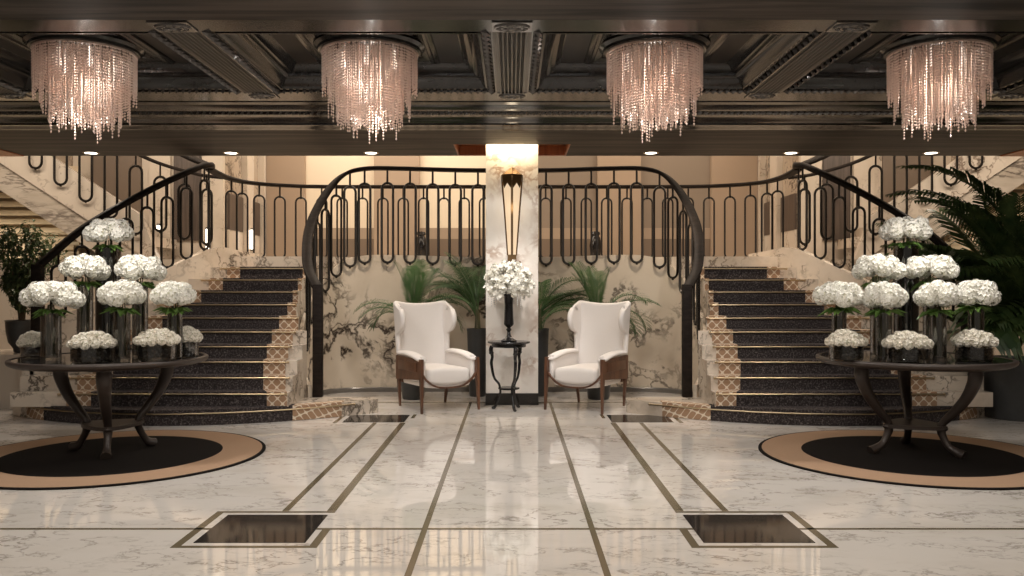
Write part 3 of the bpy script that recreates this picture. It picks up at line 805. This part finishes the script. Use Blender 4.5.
# ------------------------------------------------------------------ flowers
random.seed(11)
def rdir():
    while True:
        v = Vector((random.uniform(-1,1),random.uniform(-1,1),random.uniform(-1,1)))
        if .1 < v.length < 1: return v.normalized()
def blossom_mesh(R, nfl, fs, name, mat, core):
    b = MB(); b.ball((0,0,0), R*.80, 10, 8); ncore = len(b.f)
    for i in range(nfl):
        z = 1-2*(i+.5)/nfl; rr = math.sqrt(1-z*z); a = i*2.39996
        n = (Vector((rr*math.cos(a), rr*math.sin(a), z))+rdir()*.12).normalized()
        u = n.cross(Vector((.3,.2,1))).normalized(); w = n.cross(u); c = n*R*random.uniform(.82,1.02); tw = random.uniform(0,PI)
        for k in range(4):
            th = tw+k*PI/2; d = u*math.cos(th)+w*math.sin(th); e = n.cross(d)
            b.add([c, c+d*fs*.55+e*fs*.45+n*fs*.34, c+d*fs*1.05+n*fs*.26, c+d*fs*.55-e*fs*.45+n*fs*.34], [(0,1,2,3)])
    me = b.mesh(name, mat, False); me.materials.append(core)
    for k in range(ncore): me.polygons[k].material_index = 1
    return me
M['core'] = plain('shade toned flower core', (.55,.54,.42), .8)  # greenish inner ball, toned darker to paint shade between the petals
BL = [blossom_mesh(.066, 58, .023, 'blossom', M['petal'], M['core']) for _ in range(3)]
RO = [blossom_mesh(.033, 24, .018, 'rose', M['rose'], M['core']) for _ in range(2)]
def leaf_blade(b, p, d, ln, w, up=Vector((0,0,1)), droop=.3):
    d = d.normalized(); sd = d.cross(up)
    if sd.length < .01: sd = Vector((1,0,0))
    sd.normalize(); n = sd.cross(d)
    a = p; m = p+d*ln*.5; e = p+d*ln-Vector((0,0,ln*droop))
    b.add([a, m+sd*w+n*w*.3, m-Vector((0,0,ln*droop*.3)), m-sd*w+n*w*.3, e], [(0,1,2),(0,2,3),(1,4,2),(2,4,3)])
def bouquet(x, y, z, width, h, lab, group, inv=9):
    """white hydrangea bunch whose stems stand in a vase with rim at height z"""
    t = thing('hydrangea_bouquet', lab, 'flowers', (x,y,z), 0, group)
    rx = width/2-.066; ry = min(rx, .14); spots = []
    spots = [(0,0,.07+h*.55)]
    n1 = 6
    for k in range(n1):
        a = 2*PI*k/n1+.5; spots.append((rx*math.cos(a)*.98, ry*math.sin(a), .075+h*.22*random.uniform(.7,1.3)))
    for q in (-1,1): spots.append((q*rx*.52, -ry*.45+random.uniform(-.02,.02), .085+h*.42))
    for q in (-1,1): spots.append((q*rx*.55, ry*.45, .085+h*.42))
    for k, (a, c, e) in enumerate(spots):
        o = bpy.data.objects.new('blossom', BL[k%3]); COL.objects.link(o); o.parent = t; o.location = (a+random.uniform(-.012,.012), c, e)
        o.rotation_euler = (random.uniform(0,6),random.uniform(0,6),random.uniform(0,6)); s = random.uniform(.9,1.08); o.scale = (s,s,s*.95)
    b = MB()
    for k in range(30):
        a = random.uniform(0,2*PI); leaf_blade(b, Vector((random.uniform(-.03,.03),random.uniform(-.03,.03),.012)), Vector((math.cos(a)*1.2,math.sin(a),random.uniform(-.1,.35))), random.uniform(.10,.17), random.uniform(.022,.034))
    b.build('leaves', M['leaf'], t, smooth=False, label='green leaves under the blossoms')
    b = MB()
    for k in range(7):
        a = 2*PI*k/7; b.tube([(.02*math.cos(a),.02*math.sin(a),.07),(.03*math.cos(a),.03*math.sin(a),-.02),(.025*math.cos(a+.8),.025*math.sin(a+.8),-inv)], .0045, 5)
    b.build('stems', M['stem'], t)
    return t
def vase(x, y, rim, r, lab, group, mat='smoke'):
    t = thing('cylinder_vase', lab, 'vase', (x,y,TH-.0015), 0, group); h = rim-TH
    MB().lathe([(r,0),(r,h),(r-.004,h+.002),(r-.007,h),(r-.007,.016),(0.001,.016)], 28, cap=True).build('glass_wall', M[mat], t)
    MB().lathe([(r-.006,h-.001),(r,h+.001),(r+.002,h+.004),(r-.004,h+.006),(r-.006,h-.001)], 28, cap=False).build('glass_rim', M['glass'], t)
    return t
def low_bowl(x, y, r, h, nr, lab, labv, g1, g2, depth=.8):
    v = thing('glass_bowl', labv, 'bowl', (x,y,TH-.0015), 0, g1)
    MB().lathe([(r*.92,0),(r,.012),(r,h),(r-.005,h),(r-.006,.014),(.001,.014)], 28).build('glass_wall', M['smoke'], v)
    b = MB()
    for k in range(46):
        a = random.uniform(0,2*PI); q = r*.86*math.sqrt(random.random()); b.ball((q*math.cos(a)*.9, q*math.sin(a)*.9, random.uniform(.028,h*.72)), random.uniform(.010,.016), 6, 4)
    b.build('pebbles', M['twig'], v, kind='stuff', label='dark pebbles')
    t = thing('rose_posy', lab, 'flowers', (x,y,TH+h), 0, g2)
    pts = [(0,0,.058)]
    for n1, rr, zz in ((6,.40,.048),(10,.74,.026),(13,.98,-.004)):
        for k in range(n1): a = 2*PI*k/n1+rr; pts.append((r*rr*math.cos(a), r*rr*math.sin(a), zz+random.uniform(-.006,.006)))
    for k, p in enumerate(pts):
        o = bpy.data.objects.new('rose', RO[k%2]); COL.objects.link(o); o.parent = t; o.location = (p[0],p[1],p[2]+.028); o.rotation_euler = (random.uniform(0,6),random.uniform(0,6),0)
        s = random.uniform(.86,1.02); o.scale = (s,s,s)
    b = MB()
    for k in range(10):
        a = 2*PI*k/10; b.tube([(.6*r*math.cos(a),.6*r*math.sin(a),.02),(.3*r*math.cos(a+1),.3*r*math.sin(a+1),-h*.8)], .003, 4)
    b.build('stems', M['stem'], t)
WHERE = {-1:'on the round table near the potted tree', 1:'on the round table near the giant palm'}
# (px centre, width px, flower top px, flower bottom px, depth, place words, vase radius)
TALL = {
 -1: [(108,49,218,247,7.36,'topmost',.10),(85,50,254,284,7.02,'second tier tree side',.062),(140,50,255,285,6.98,'second tier stair side',.062),
      (51,63,281,312,6.74,'third tier tree side',.075),(122,50,282,310,6.64,'third tier middle',.062),(175,47,282,310,6.80,'third tier stair side',.058)],
  1: [(906,52,217,245,7.36,'topmost',.10),(878,56,255,284,6.98,'second tier stair side',.062),(931,58,255,284,7.02,'second tier palm side',.062),
      (839,52,283,310,6.80,'third tier stair side',.058),(884,44,283,312,6.64,'third tier middle',.062),(938,46,282,312,6.66,'third tier off-centre',.062),(976,46,283,308,6.80,'third tier palm end',.058)]}
LOW = {-1: [(33,26,329,347,7.02,'tree end'),(92,45,327,348,6.50,'front middle'),(157,42,322,345,6.60,'front stair side'),(187,26,325,342,6.98,'stair end')],
        1: [(846,38,322,346,6.66,'stair end'),(907,46,327,348,6.50,'front middle'),(974,40,325,346,6.60,'palm end')]}
for s in (-1,1):
    for px, w, t0, t1, Y, words, vr in TALL[s]:
        x = (px-512)/F*Y; zt = at(0,t0,Y).z; zb = at(0,t1,Y).z; width = w/F*Y*.95
        rim = zb-.012
        bouquet(x, Y, rim, width, max(.12, zt-zb-.02), 'white hydrangea bunch, %s, %s' % (words, WHERE[s]), 'hydrangea bunches', rim-TH-.03)
        vase(x, Y, rim, vr, 'smoky glass cylinder vase, %s, %s' % (words, WHERE[s]), 'cylinder vases', 'darkglass' if words == 'topmost' else 'smoke')
    for px, w, t0, t1, Y, words in LOW[s]:
        x = (px-512)/F*Y; r = w/F*Y/2*.86
        h = max(.085, at(0,t1,Y).z-TH+.012)
        low_bowl(x, Y, r, h, 0, 'ivory rose dome, %s, %s' % (words, WHERE[s]), 'low glass rose bowl, %s, %s' % (words, WHERE[s]), 'rose bowls', 'rose domes')

# ------------------------------------------------------------------ armchairs
def make_chair(loc, rz, lab):
    t = thing('wing_armchair', lab, 'chair', loc, rz, 'wing armchairs beside the pillar')
    # seat cushion
    b = MB(); b.rbox((0,-.01,.385), (.525,.66,.15), .05, 4, fn=lambda p: (p.x, p.y, p.z+ .018*math.cos(p.x*5.5)*(1 if p.z>0 else 0) - (0 if p.z>0 else .03*math.cos(p.x*5.5))))
    b.build('seat_cushion', M['fabric'], t, angle=60)
    b = MB(); b.rbox((0,.01,.31),(.56,.62,.07),.03,3, fn=lambda p:(p.x,p.y,p.z-.028*math.cos(p.x*5.0))); b.build('seat_base', M['fabric'], t, angle=60)
    # wing back
    nu, nv = 40, 30
    def surf(u, v):
        z = .37+.80*v; s_ = abs(u); sg = 1 if u >= 0 else -1
        y0 = .325+.125*v+.015*math.sin(PI*v)
        e = (v-.80)/.235
        wd = .02+.215*(math.sqrt(max(0,1-e*e)) if abs(e) < 1 else 0)
        if v < .80: wd = max(wd, .02+.05*max(0,(v-.30)/.5))
        hw = .262+.022*v
        if s_ < .62: q = s_/.62; x = hw*q; y = y0-.025*q*q
        else:
            q = (s_-.62)/.38; x = hw+.012*math.sin(q*PI/2); y = y0-.025-wd*q**1.35
        ztop = .0
        if v > .75: ztop = ((v-.75)/.25)*(.030*(s_/.62)**2-.02 if s_ < .62 else .010-.05*((s_-.62)/.38)**2)
        return Vector((sg*x, y, z+ztop))
    G = [[surf(-1+2*i/nu, j/nv) for i in range(nu+1)] for j in range(nv+1)]
    def nrm(j, i):
        a = G[j][min(i+1,nu)]-G[j][max(i-1,0)]; c = G[min(j+1,nv)][i]-G[max(j-1,0)][i]
        n = a.cross(c); return n.normalized() if n.length > 0 else Vector((0,-1,0))
    NN = [[nrm(j,i) for i in range(nu+1)] for j in range(nv+1)]
    def shell(d0, d1, rnd, c0=0, c1=None):
        c1 = nu if c1 is None else c1; nu_ = c1-c0; G_ = [r[c0:c1+1] for r in G]; N_ = [r[c0:c1+1] for r in NN]
        return shell_(d0, d1, rnd, G_, N_, nu_)
    def shell_(d0, d1, rnd, G, NN, nu):
        b = MB(); k = nu+1; vs = []; fs = []
        for d in (d0, d1):
            for j in range(nv+1):
                for i in range(k): vs.append(G[j][i]-NN[j][i]*d)
        off = (nv+1)*k
        for j in range(nv):
            for i in range(nu):
                a = j*k+i; fs += [(a,a+1,a+k+1,a+k),(off+a,off+a+k,off+a+k+1,off+a+1)]
        edge = [i for i in range(k)]+[j*k+nu for j in range(1,nv+1)]+[nv*k+i for i in range(nu-1,-1,-1)]+[j*k for j in range(nv-1,0,-1)]
        m = len(edge); mid = []
        for idx in edge:
            j, i = divmod(idx, k)
            c = (vs[idx]+vs[off+idx])/2
            jj = min(max(j,1),nv-1); ii = min(max(i,1),nu-1)
            out = (G[j][i]-G[jj][ii]); out = out.normalized() if out.length > 0 else Vector((0,0,0))
            mid.append(c+out*rnd)
        base = len(vs); vs += mid
        for q in range(m):
            a, c = edge[q], edge[(q+1)%m]
            fs += [(a,base+q,base+(q+1)%m,c),(base+q,off+a,off+c,base+(q+1)%m)]
        b.add(vs, fs); return b
    shell(-.0, .055, .02).build('backrest', M['fabric'], t, angle=75)
    shell(.056, .072, .004, 8, 32).build('back_shell', M['walnut'], t, angle=75, label='walnut shell behind the backrest')
    for q in (-1,1):
        # padded arm
        prof = []; n = 20; b = MB()
        pth = []; prs = []
        for i in range(n+1):
            v = i/n; y = -.345+.685*v
            topz = .638-.055*(1-v)**3+.012*math.sin(PI*v)
            pth.append(Vector((q*.305, y, topz))); e = min(1, .35+ (min(v,1-v)*14)**.5*.5)
            prs.append([(.062*e*math.cos(2*PI*k/14), -.030+.030*e*math.sin(2*PI*k/14)) for k in range(14)])
        b.sweep(pth, prs); b.build('arm_pad', M['fabric'], t, angle=70)
        b = MB(); b.rbox((q*.300,.005,.47),(.058,.64,.28),.022,3); b.build('arm_side', M['fabric'], t, angle=60)
        # wooden side panel with inset
        b = MB(); b.add([(q*x,y,z) for x in (.331,.347) for y,z in ((-.325,.36),(.335,.315),(.335,.585),(-.325,.575))], [(0,1,2,3),(7,6,5,4)]+[(j,(j+1)%4,4+(j+1)%4,4+j) for j in range(4)])
        sp = b.build('side_panel', M['walnut'], t, smooth=False, label='walnut side panel')
        b = MB(); b.rbox((q*.350,.0,.485),(.012,.50,.10),.004,2); b.build('inset_panel', M['walnut'], sp)
        # legs
        for nm, (xt, yt, zt), (xb, yb) in (('leg',(.337,-.335,.580),(.345,-.365)),('leg',(.325,.325,.57),(.285,.355))):
            b = MB(); P = [Vector((q*xt,yt,zt)), Vector((q*(xt+(xb-xt)*.4),yt+(yb-yt)*.4,zt*.55)), Vector((q*xb,yb,0.0))]
            b.sweep([P[0],P[1],P[2]], [[(-.017,-.026),(.017,-.026),(.017,.026),(-.017,.026)],[(-.016,-.024),(.016,-.024),(.016,.024),(-.016,.024)],[(-.010,-.012),(.010,-.012),(.010,.012),(-.010,.012)]], up=Vector((0,1,0)))
            b.v = [(x,y,max(z,0)) for x,y,z in b.v]
            b.build('leg', M['walnut'], t, smooth=False, label='tapered walnut leg')
    # curved front apron
    pts = [Vector((-.33+.66*i/24, -.338, .262+.16*abs(-1+2*i/24)**3.2)) for i in range(25)]
    b = MB(); b.sweep(pts, [(-.012,-.009),(.012,-.009),(.012,.009),(-.012,.009)]); b.build('front_apron', M['walnut'], t, label='curved walnut apron under the seat')
    pts = [Vector((-.30+.60*i/12, .285, .30)) for i in range(13)]
    b = MB(); b.sweep(pts, [(-.012,-.02),(.012,-.02),(.012,.02),(-.012,.02)]); b.build('rear_apron', M['walnut'], t)
    return t
c1 = make_chair((-.85,9.57,0), math.radians(30.7), 'cream wing armchair with walnut legs standing beside the tall dark planter and pillar')
dup(c1, (.85,9.57,0), math.radians(-30.7), 'cream wing armchair with walnut legs on the giant palm side of the pillar')

# ------------------------------------------------------------------ pillar side table with flower vase
CX, CY, TT = -.035, 9.42, .755
t = thing('pedestal_table', 'slim black side table with curved legs in front of the pillar', 'table', (CX,CY,0))
MB().lathe([(.185,TT-.062),(.190,TT-.058),(.190,TT-.028),(.205,TT-.026),(.232,TT-.018),(.236,TT-.008),(.230,TT),(0,TT)], 40).build('tabletop', M['black'], t)
for k in range(3):
    a = math.radians(52)+k*2*PI/3
    b, P = leg_mesh(a, [(.19,TT-.05,.020),(.20,TT-.10,.024),(.185,TT-.17,.017),(.195,TT-.25,.017),(.165,TT-.40,.014),(.11,.28,.013),(.095,.19,.013),(.125,.10,.013),(.155,.03,.017),(.185,.012,.016)], 1.0)
    b.v = [(vx,vy,max(vz,0)) for vx,vy,vz in b.v]
    lg = b.build('leg', M['black'], t, angle=60)
    d = Vector((math.cos(a),math.sin(a),0)); q = MB(); q.ball(d*.195+Vector((0,0,TT-.13)), .028, 10, 8, (1,1,.7)); q.build('leg_collar', M['black'], lg)
MB().lathe([(.10,.225),(.118,.23),(.118,.246),(.10,.25),(.001,.25)], 28).build('shelf', M['black'], t)
v = thing('trumpet_vase', 'tall black footed vase on the slim side table holding a cloud of white flowers', 'vase', (CX,CY,TT))
MB().lathe([(.085,0),(.088,.012),(.045,.035),(.022,.07),(.018,.11),(.030,.125),(.030,.135),(.018,.150),(.045,.175),(.055,.19),(.050,.28),(.046,.40),(.052,.48),(.060,.53),(.052,.53),(.04,.40),(.001,.2)], 36).build('body', M['black'], v)
fl = thing('flower_cloud', 'rounded cloud of white crystal blossoms spilling from the black vase before the pillar', 'flowers', (CX,CY,TT+.50))
random.seed(3)
def small_flower(b, c, n, fs):
    u = n.cross(Vector((.31,.17,.9))).normalized(); w = n.cross(u); tw = random.uniform(0,PI)
    for k in range(5):
        th = tw+k*2*PI/5; d = u*math.cos(th)+w*math.sin(th); e = n.cross(d)
        b.add([c, c+d*fs*.55+e*fs*.36+n*fs*.25, c+d*fs+n*fs*.35, c+d*fs*.55-e*fs*.36+n*fs*.25], [(0,1,2,3)])
cnt = 0
for k in range(270):
    d = rdir()
    if d.z < -.75: continue
    r = random.uniform(.62,1.0)
    c = Vector((d.x*.275*r, d.y*.21*r, .145+d.z*(.225 if d.z > 0 else .22)*r))
    b = MB()
    for q in range(4):
        dd = (d+rdir()*.9).normalized(); small_flower(b, c+rdir()*.03, dd, .029)
    b.ball(c, .016, 6, 4); b.build('blossom', M['candle'], fl, smooth=False)
b = MB()
for k in range(26):
    a = random.uniform(0,2*PI); r = random.uniform(.12,.24); z0 = random.uniform(-.02,.06)
    for j in range(random.randint(3,7)): b.octa((r*math.cos(a), r*.8*math.sin(a), z0-j*.024), .006, .009)
b.build('crystal_drops', M['whitegloss'], fl, smooth=False, kind='stuff', label='hanging crystal drops')
b = MB()
for k in range(14):
    a = 2*PI*k/14; b.tube(catmull([(.01*math.cos(a),.01*math.sin(a),-.25),(.03*math.cos(a),.03*math.sin(a),.0),(.10*math.cos(a),.08*math.sin(a),.12),(.18*math.cos(a),.14*math.sin(a),.14)],3), .004, 4)
b.build('stems', M['stem'], fl)

# ------------------------------------------------------------------ palms
def frond(az, L_, lift, droop, nl, ll, mat, parent, base, w=.012, hang=.35):
    """arching frond: rachis curve plus paired leaflets"""
    d = Vector((math.cos(az), math.sin(az), 0)); pts = []; n = 14
    for i in range(n+1):
        t_ = i/n; e = lift-droop*t_*t_
        pts.append((e, t_))
    P = [Vector(base)]
    for i in range(n):
        e = lift-droop*((i+.5)/n)**1.3
        P.append(P[-1]+(d*math.cos(e)+Vector((0,0,1))*math.sin(e))*(L_/n))
    b = MB(); b.tube(P, [.008*(1-.8*i/n)+.0015 for i in range(n+1)], 5)
    side = d.cross(Vector((0,0,1)))
    for i in range(nl):
        t_ = .22+.78*(i+.5)/nl; q = t_*n; k = min(int(q), n-1); p = P[k].lerp(P[k+1], q-k); tg = (P[k+1]-P[k]).normalized()
        ln = ll*(math.sin(PI*(.12+.83*(t_-.22)/.78))**.7)*random.uniform(.9,1.1)
        for sg in (-1,1):
            dd = (tg*.75+side*sg*.75+tg.cross(side)*-.12*sg).normalized()
            up = side.cross(tg)
            if up.z < 0: up = -up
            dd = (dd+up*.22).normalized()
            a = p; m1 = p+dd*ln*.45; m2 = p+dd*ln*.8-Vector((0,0,ln*hang*.35)); e = p+dd*ln-Vector((0,0,ln*hang))
            ww = (dd.cross(up)).normalized()*w
            b.add([a-ww*.3, a+ww*.3, m1+ww, m1-ww, m2+ww*.7, m2-ww*.7, e], [(0,1,2,3),(3,2,4,5),(5,4,6)])
    return b.build('frond', mat, parent, smooth=False)
def palm(x, y, crown, lab, n, L_, ll, mat, pot, seed, spread=(0,2*PI), lift=(.75,1.5), droop=(.6,1.7), cat='plant', azs=None, w=.012, nl=26, grp='potted palms', trunk=True):
    random.seed(seed)
    t = thing('potted_palm', lab, cat, (x,y,0), 0, grp)
    pot(t)
    for k in range(n):
        az = azs[k%len(azs)]+random.uniform(-.25,.25) if azs else spread[0]+(spread[1]-spread[0])*(k+random.uniform(-.3,.3))/n
        lf = random.uniform(*lift)
        frond(az, L_*random.uniform(.8,1.1), lf, random.uniform(*droop), nl, ll, mat, t, (.02*math.cos(az),.02*math.sin(az),crown+random.uniform(-.05,.05)), w)
    if trunk:
        b = MB()
        for k in range(5):
            a = 2*PI*k/5; b.tube([(.05*math.cos(a),.05*math.sin(a),crown-.55),(.03*math.cos(a),.03*math.sin(a),crown-.2),(.015*math.cos(a),.015*math.sin(a),crown+.06)], [.016,.013,.01], 6)
        b.build('stems', M['stem'], t)
    return t
def pot_round(r, h):
    def f(t):
        MB().lathe([(r*.72,0),(r*.78,.02),(r,h-.03),(r*1.03,h-.02),(r*1.03,h),(r*.95,h),(r*.93,h-.05),(.001,h-.05)], 32).build('pot', M['pot'], t, label='dark round pot')
        MB().lathe([(r*.925,h-.055),(r*.925,h-.045)], 28).build('soil', M['bark'], t)
    return f
SIDEWAYS = [0.15,3.0,.5,2.7,-.25,3.4,.9,2.3]
def upright(t, n, base, L_, ll, mat, w, nl, seed):
    random.seed(seed)
    for k in range(n):
        frond(random.uniform(0,2*PI), L_*random.uniform(.8,1.08), random.uniform(1.28,1.52), random.uniform(.15,1.0), nl, ll, mat, t, (base[0]+random.uniform(-.05,.05), base[1]+random.uniform(-.03,.03), base[2]+random.uniform(-.08,.04)), w, .25)
for sx, lab, sd in ((-1,'areca palm in a dark pot behind the armchair nearest the tall dark planter',21),(1,'areca palm in a dark pot behind the armchair on the giant palm side',22)):
    t = palm(-1.20 if sx < 0 else 1.05,10.36,.86,lab,9,.86,.22,M['palm'],pot_round(.17,.40),sd,lift=(.95,1.35),droop=(1.6,2.6),w=.006,azs=SIDEWAYS,nl=26)
    upright(t, 8, (0,0,.95), .80, .21, M['palm'], .0055, 22, sd+40)
palm(-.43,10.62,1.02,'palm in a tall dark cylinder planter tucked behind the pillar',14,.80,.25,M['palm'],pot_round(.13,.84),23,lift=(.8,1.5),droop=(.7,2.0),w=.006,azs=[2.9,3.5,2.2,1.5,3.2,2.6],nl=26)
palm(.34,10.64,1.02,'palm half hidden behind the pillar on the giant palm side',11,.72,.25,M['palm'],pot_round(.12,.84),24,lift=(.6,1.4),droop=(.8,2.0),w=.006,azs=[.2,-.4,.9,1.5,.0],nl=26)
def pot_drum(t):
    MB().lathe([(.30,0),(.31,.01),(.34,.58),(.345,.62),(.33,.62),(.32,.56),(.001,.56)], 40).build('pot', M['pot'], t, label='large charcoal drum pot')
    MB().lathe([(.318,.555),(.318,.57)], 32).build('soil', M['bark'], t)
palm(5.25,8.85,.72,'giant dark palm in a charcoal drum pot arching over the stair railing',16,1.75,.55,M['palmdark'],pot_drum,31,lift=(1.0,1.5),droop=(.5,1.6),azs=[3.0,2.2,3.9,1.2,5.0,.2,2.7,3.4],w=.020,nl=34,trunk=True)
random.seed(77)
big = [o for o in bpy.data.objects if o.name.startswith('potted_palm') and 'giant dark' in o.get('label','')][0]
frond(3.1, 2.45, 1.70, 1.72, 50, .46, M['palmdark'], big, (.10,0,.85), .022, .35)
frond(2.85, 2.25, 1.66, 1.80, 46, .46, M['palmdark'], big, (.06,.05,.85), .022, .35)
frond(3.4, 2.1, 1.5, 1.6, 40, .46, M['palmdark'], big, (0,-.05,.85), .020, .35)
for a_, l_, lf, dr in ((.4,1.9,1.5,.9),(1.5,1.8,1.5,.8),(5.2,1.7,1.5,.8),(2.2,1.7,1.45,.9),(4.2,1.6,1.5,.9)): frond(a_, l_, lf, dr, 36, .42, M['palmdark'], big, (0,0,.85), .014, .4)
for k in range(14):
    frond(random.uniform(1.2,5.0), random.uniform(.9,1.3), random.uniform(.6,1.35), random.uniform(1.2,2.2), 24, .5, M['palmdark'], big, (-.05,0,.70+random.uniform(0,.3)), .022, .45)

# potted leafy tree on a marble plinth
random.seed(8)
MBp = MB().box(-6.6,-5.35,9.5,10.4,0,.60)
struct('wall_plinth', MBp, M['pale'], smooth=False)
tr = thing('potted_tree', 'dark leafy potted tree standing on the marble plinth by the stair newel', 'plant', (-5.66,9.85,.60))
MB().lathe([(.07,0),(.085,.01),(.09,.05),(.14,.12),(.165,.25),(.17,.36),(.18,.37),(.165,.375),(.15,.33),(.001,.33)], 32).build('pot', M['pot'], tr, label='dark tapered pot')
b = MB(); tips = []
for k in range(9):
    a = 2*PI*k/9; r = random.uniform(.08,.32); h = random.uniform(.9,1.42)
    P = catmull([(.02*math.cos(a),.02*math.sin(a),.32),(.05*math.cos(a),.05*math.sin(a),.6),(r*.6*math.cos(a),r*.6*math.sin(a),h*.75),(r*math.cos(a),r*math.sin(a),h)], 5)
    b.tube(P, [.011*(1-.75*i/(len(P)-1)) for i in range(len(P))], 5); tips += P[4:]
    for q in range(4):
        p0 = P[random.randint(6,len(P)-2)]; d = rdir(); d.z = abs(d.z)*.7; p1 = p0+d*random.uniform(.15,.32); b.tube([p0,(p0+p1)/2+Vector((0,0,.02)),p1],[.005,.004,.002],4); tips += [p0.lerp(p1,.5),p1,p0.lerp(p1,.8)]
b.build('branches', M['bark'], tr)
b = MB()
for p in tips:
    for q in range(13):
        d = rdir(); leaf_blade(b, p+rdir()*.07, d, random.uniform(.05,.085), random.uniform(.014,.022), Vector((.2,.1,1)))
b.build('foliage', M['bush'], tr, smooth=False, kind='stuff')

# ------------------------------------------------------------------ lights
def light(kind, loc, energy, col=(1,.86,.70), size=None, rot=(0,0,0), sy=None, spot=None, blend=.6, spread=None):
    l = bpy.data.lights.new('lamp', kind); l.energy = energy; l.color = col
    if kind == 'AREA':
        l.size = size or 1
        if sy: l.shape = 'RECTANGLE'; l.size_y = sy
        if spread: l.spread = spread
    else: l.shadow_soft_size = size or .05
    if kind == 'SPOT': l.spot_size = spot or 1.5; l.spot_blend = blend
    o = bpy.data.objects.new('lamp', l); o.location = loc; o.rotation_euler = rot; COL.objects.link(o); return o
WARM = (1,.84,.67); NEUT = (1,.95,.90)
for k, px in enumerate((91,231,371,651,791,931)):
    light('SPOT', ((px-512)/F*10.2,10.2,SB-.03), 60, WARM, .05, spot=1.9)
for x in (-3*CHX,-CHX,CHX,3*CHX):
    light('POINT', (x,6.48,CZ-.24), 10, (1,.86,.74), .12)
    light('POINT', (x,6.48,CZ-.58), 1.3, NEUT, .03)
    light('SPOT', (x,6.48,CZ-.70), 78 if abs(x) > 2 else 58, NEUT, .12, spot=2.5, blend=.9)
# added unseen fill lights above and behind the camera, brightening floor and flowers
for x in (-4.2,-1.4,1.4,4.2):
    for y in (3.6,1.2):
        light('SPOT', (x,y,SB-.02), 85, (1,.89,.76), .10, spot=2.4, blend=.9, rot=(math.radians(25),0,0))
light('AREA', (0,4.5,SB-.03), 75, NEUT, 6.5, sy=.5, rot=(math.radians(35),0,0))
# pillar head wash
light('AREA', (0,9.70,SB+.09), 7, (1,.78,.48), .55, sy=.08, rot=(math.radians(8),0,0))
for s in (-1,1): light('SPOT', (s*.19,9.58,SB+.08), 9, (1,.86,.66), .02, spot=1.3, rot=(math.radians(10),0,0))
light('SPOT', (0,8.55,SB-.03), 85, NEUT, .06, spot=.75, blend=.7, rot=(math.radians(32),0,0))  # added spot from the lobby side, no fixture, brightening the shaft
light('POINT', (0,9.60,2.25), 1.0, (1,.83,.6), .05)
# stair hall and upstairs hall
light('AREA', (0,11.4,4.9), 150, WARM, 11, sy=1.4)
for x in (-5.6,5.6): light('AREA', (x,10.62,4.3), 85, WARM, 4.5, sy=.4, rot=(math.radians(50),0,0))  # added tilted fill panels, no fixtures there, brightening stringers and side walls
light('AREA', (-2.0,14.6,4.9), 100, (1,.87,.72), 4, sy=1.2)
light('AREA', (2.4,14.6,4.9), 45, WARM, 3, sy=1.2)
light('AREA', (-7.75,12.7,2.0), 4.5, (1,.88,.68), 1.6, sy=.1, rot=(math.radians(75),0,0))
light('AREA', (7.75,12.7,2.0), 4, (1,.88,.68), 1.6, sy=.1, rot=(math.radians(75),0,0))
w = bpy.data.worlds.new('World'); SC.world = w; w.use_nodes = True
bg = w.node_tree.nodes['Background']; bg.inputs[0].default_value = (1,.86,.72,1); bg.inputs[1].default_value = .12

# ------------------------------------------------------------------ camera and view
cd = bpy.data.cameras.new('Camera'); cam = bpy.data.objects.new('Camera', cd); COL.objects.link(cam)
cam.location = (0,0,EYE); cam.rotation_euler = (PI/2,0,0)
cd.sensor_width = 36; cd.lens = 36*F/1024; cd.clip_start = .05
SC.camera = cam
SC.view_settings.view_transform = 'Standard'; SC.view_settings.look = 'None'
SC.view_settings.gamma = 1; SC.view_settings.use_curve_mapping = False
SC.view_settings.exposure = 0.12
for x in (-2.6,-.9,.9,2.6): light('SPOT', (x,7.9,HS-.05), 90, NEUT, .08, spot=1.5, blend=.8, rot=(math.radians(38),0,0))  # added spots without fixtures, brightening the armchairs and curved wall
SC.cycles.use_denoising = True
SC.cycles.max_bounces = 8; SC.cycles.transparent_max_bounces = 24
SC.cycles.sample_clamp_indirect = 6
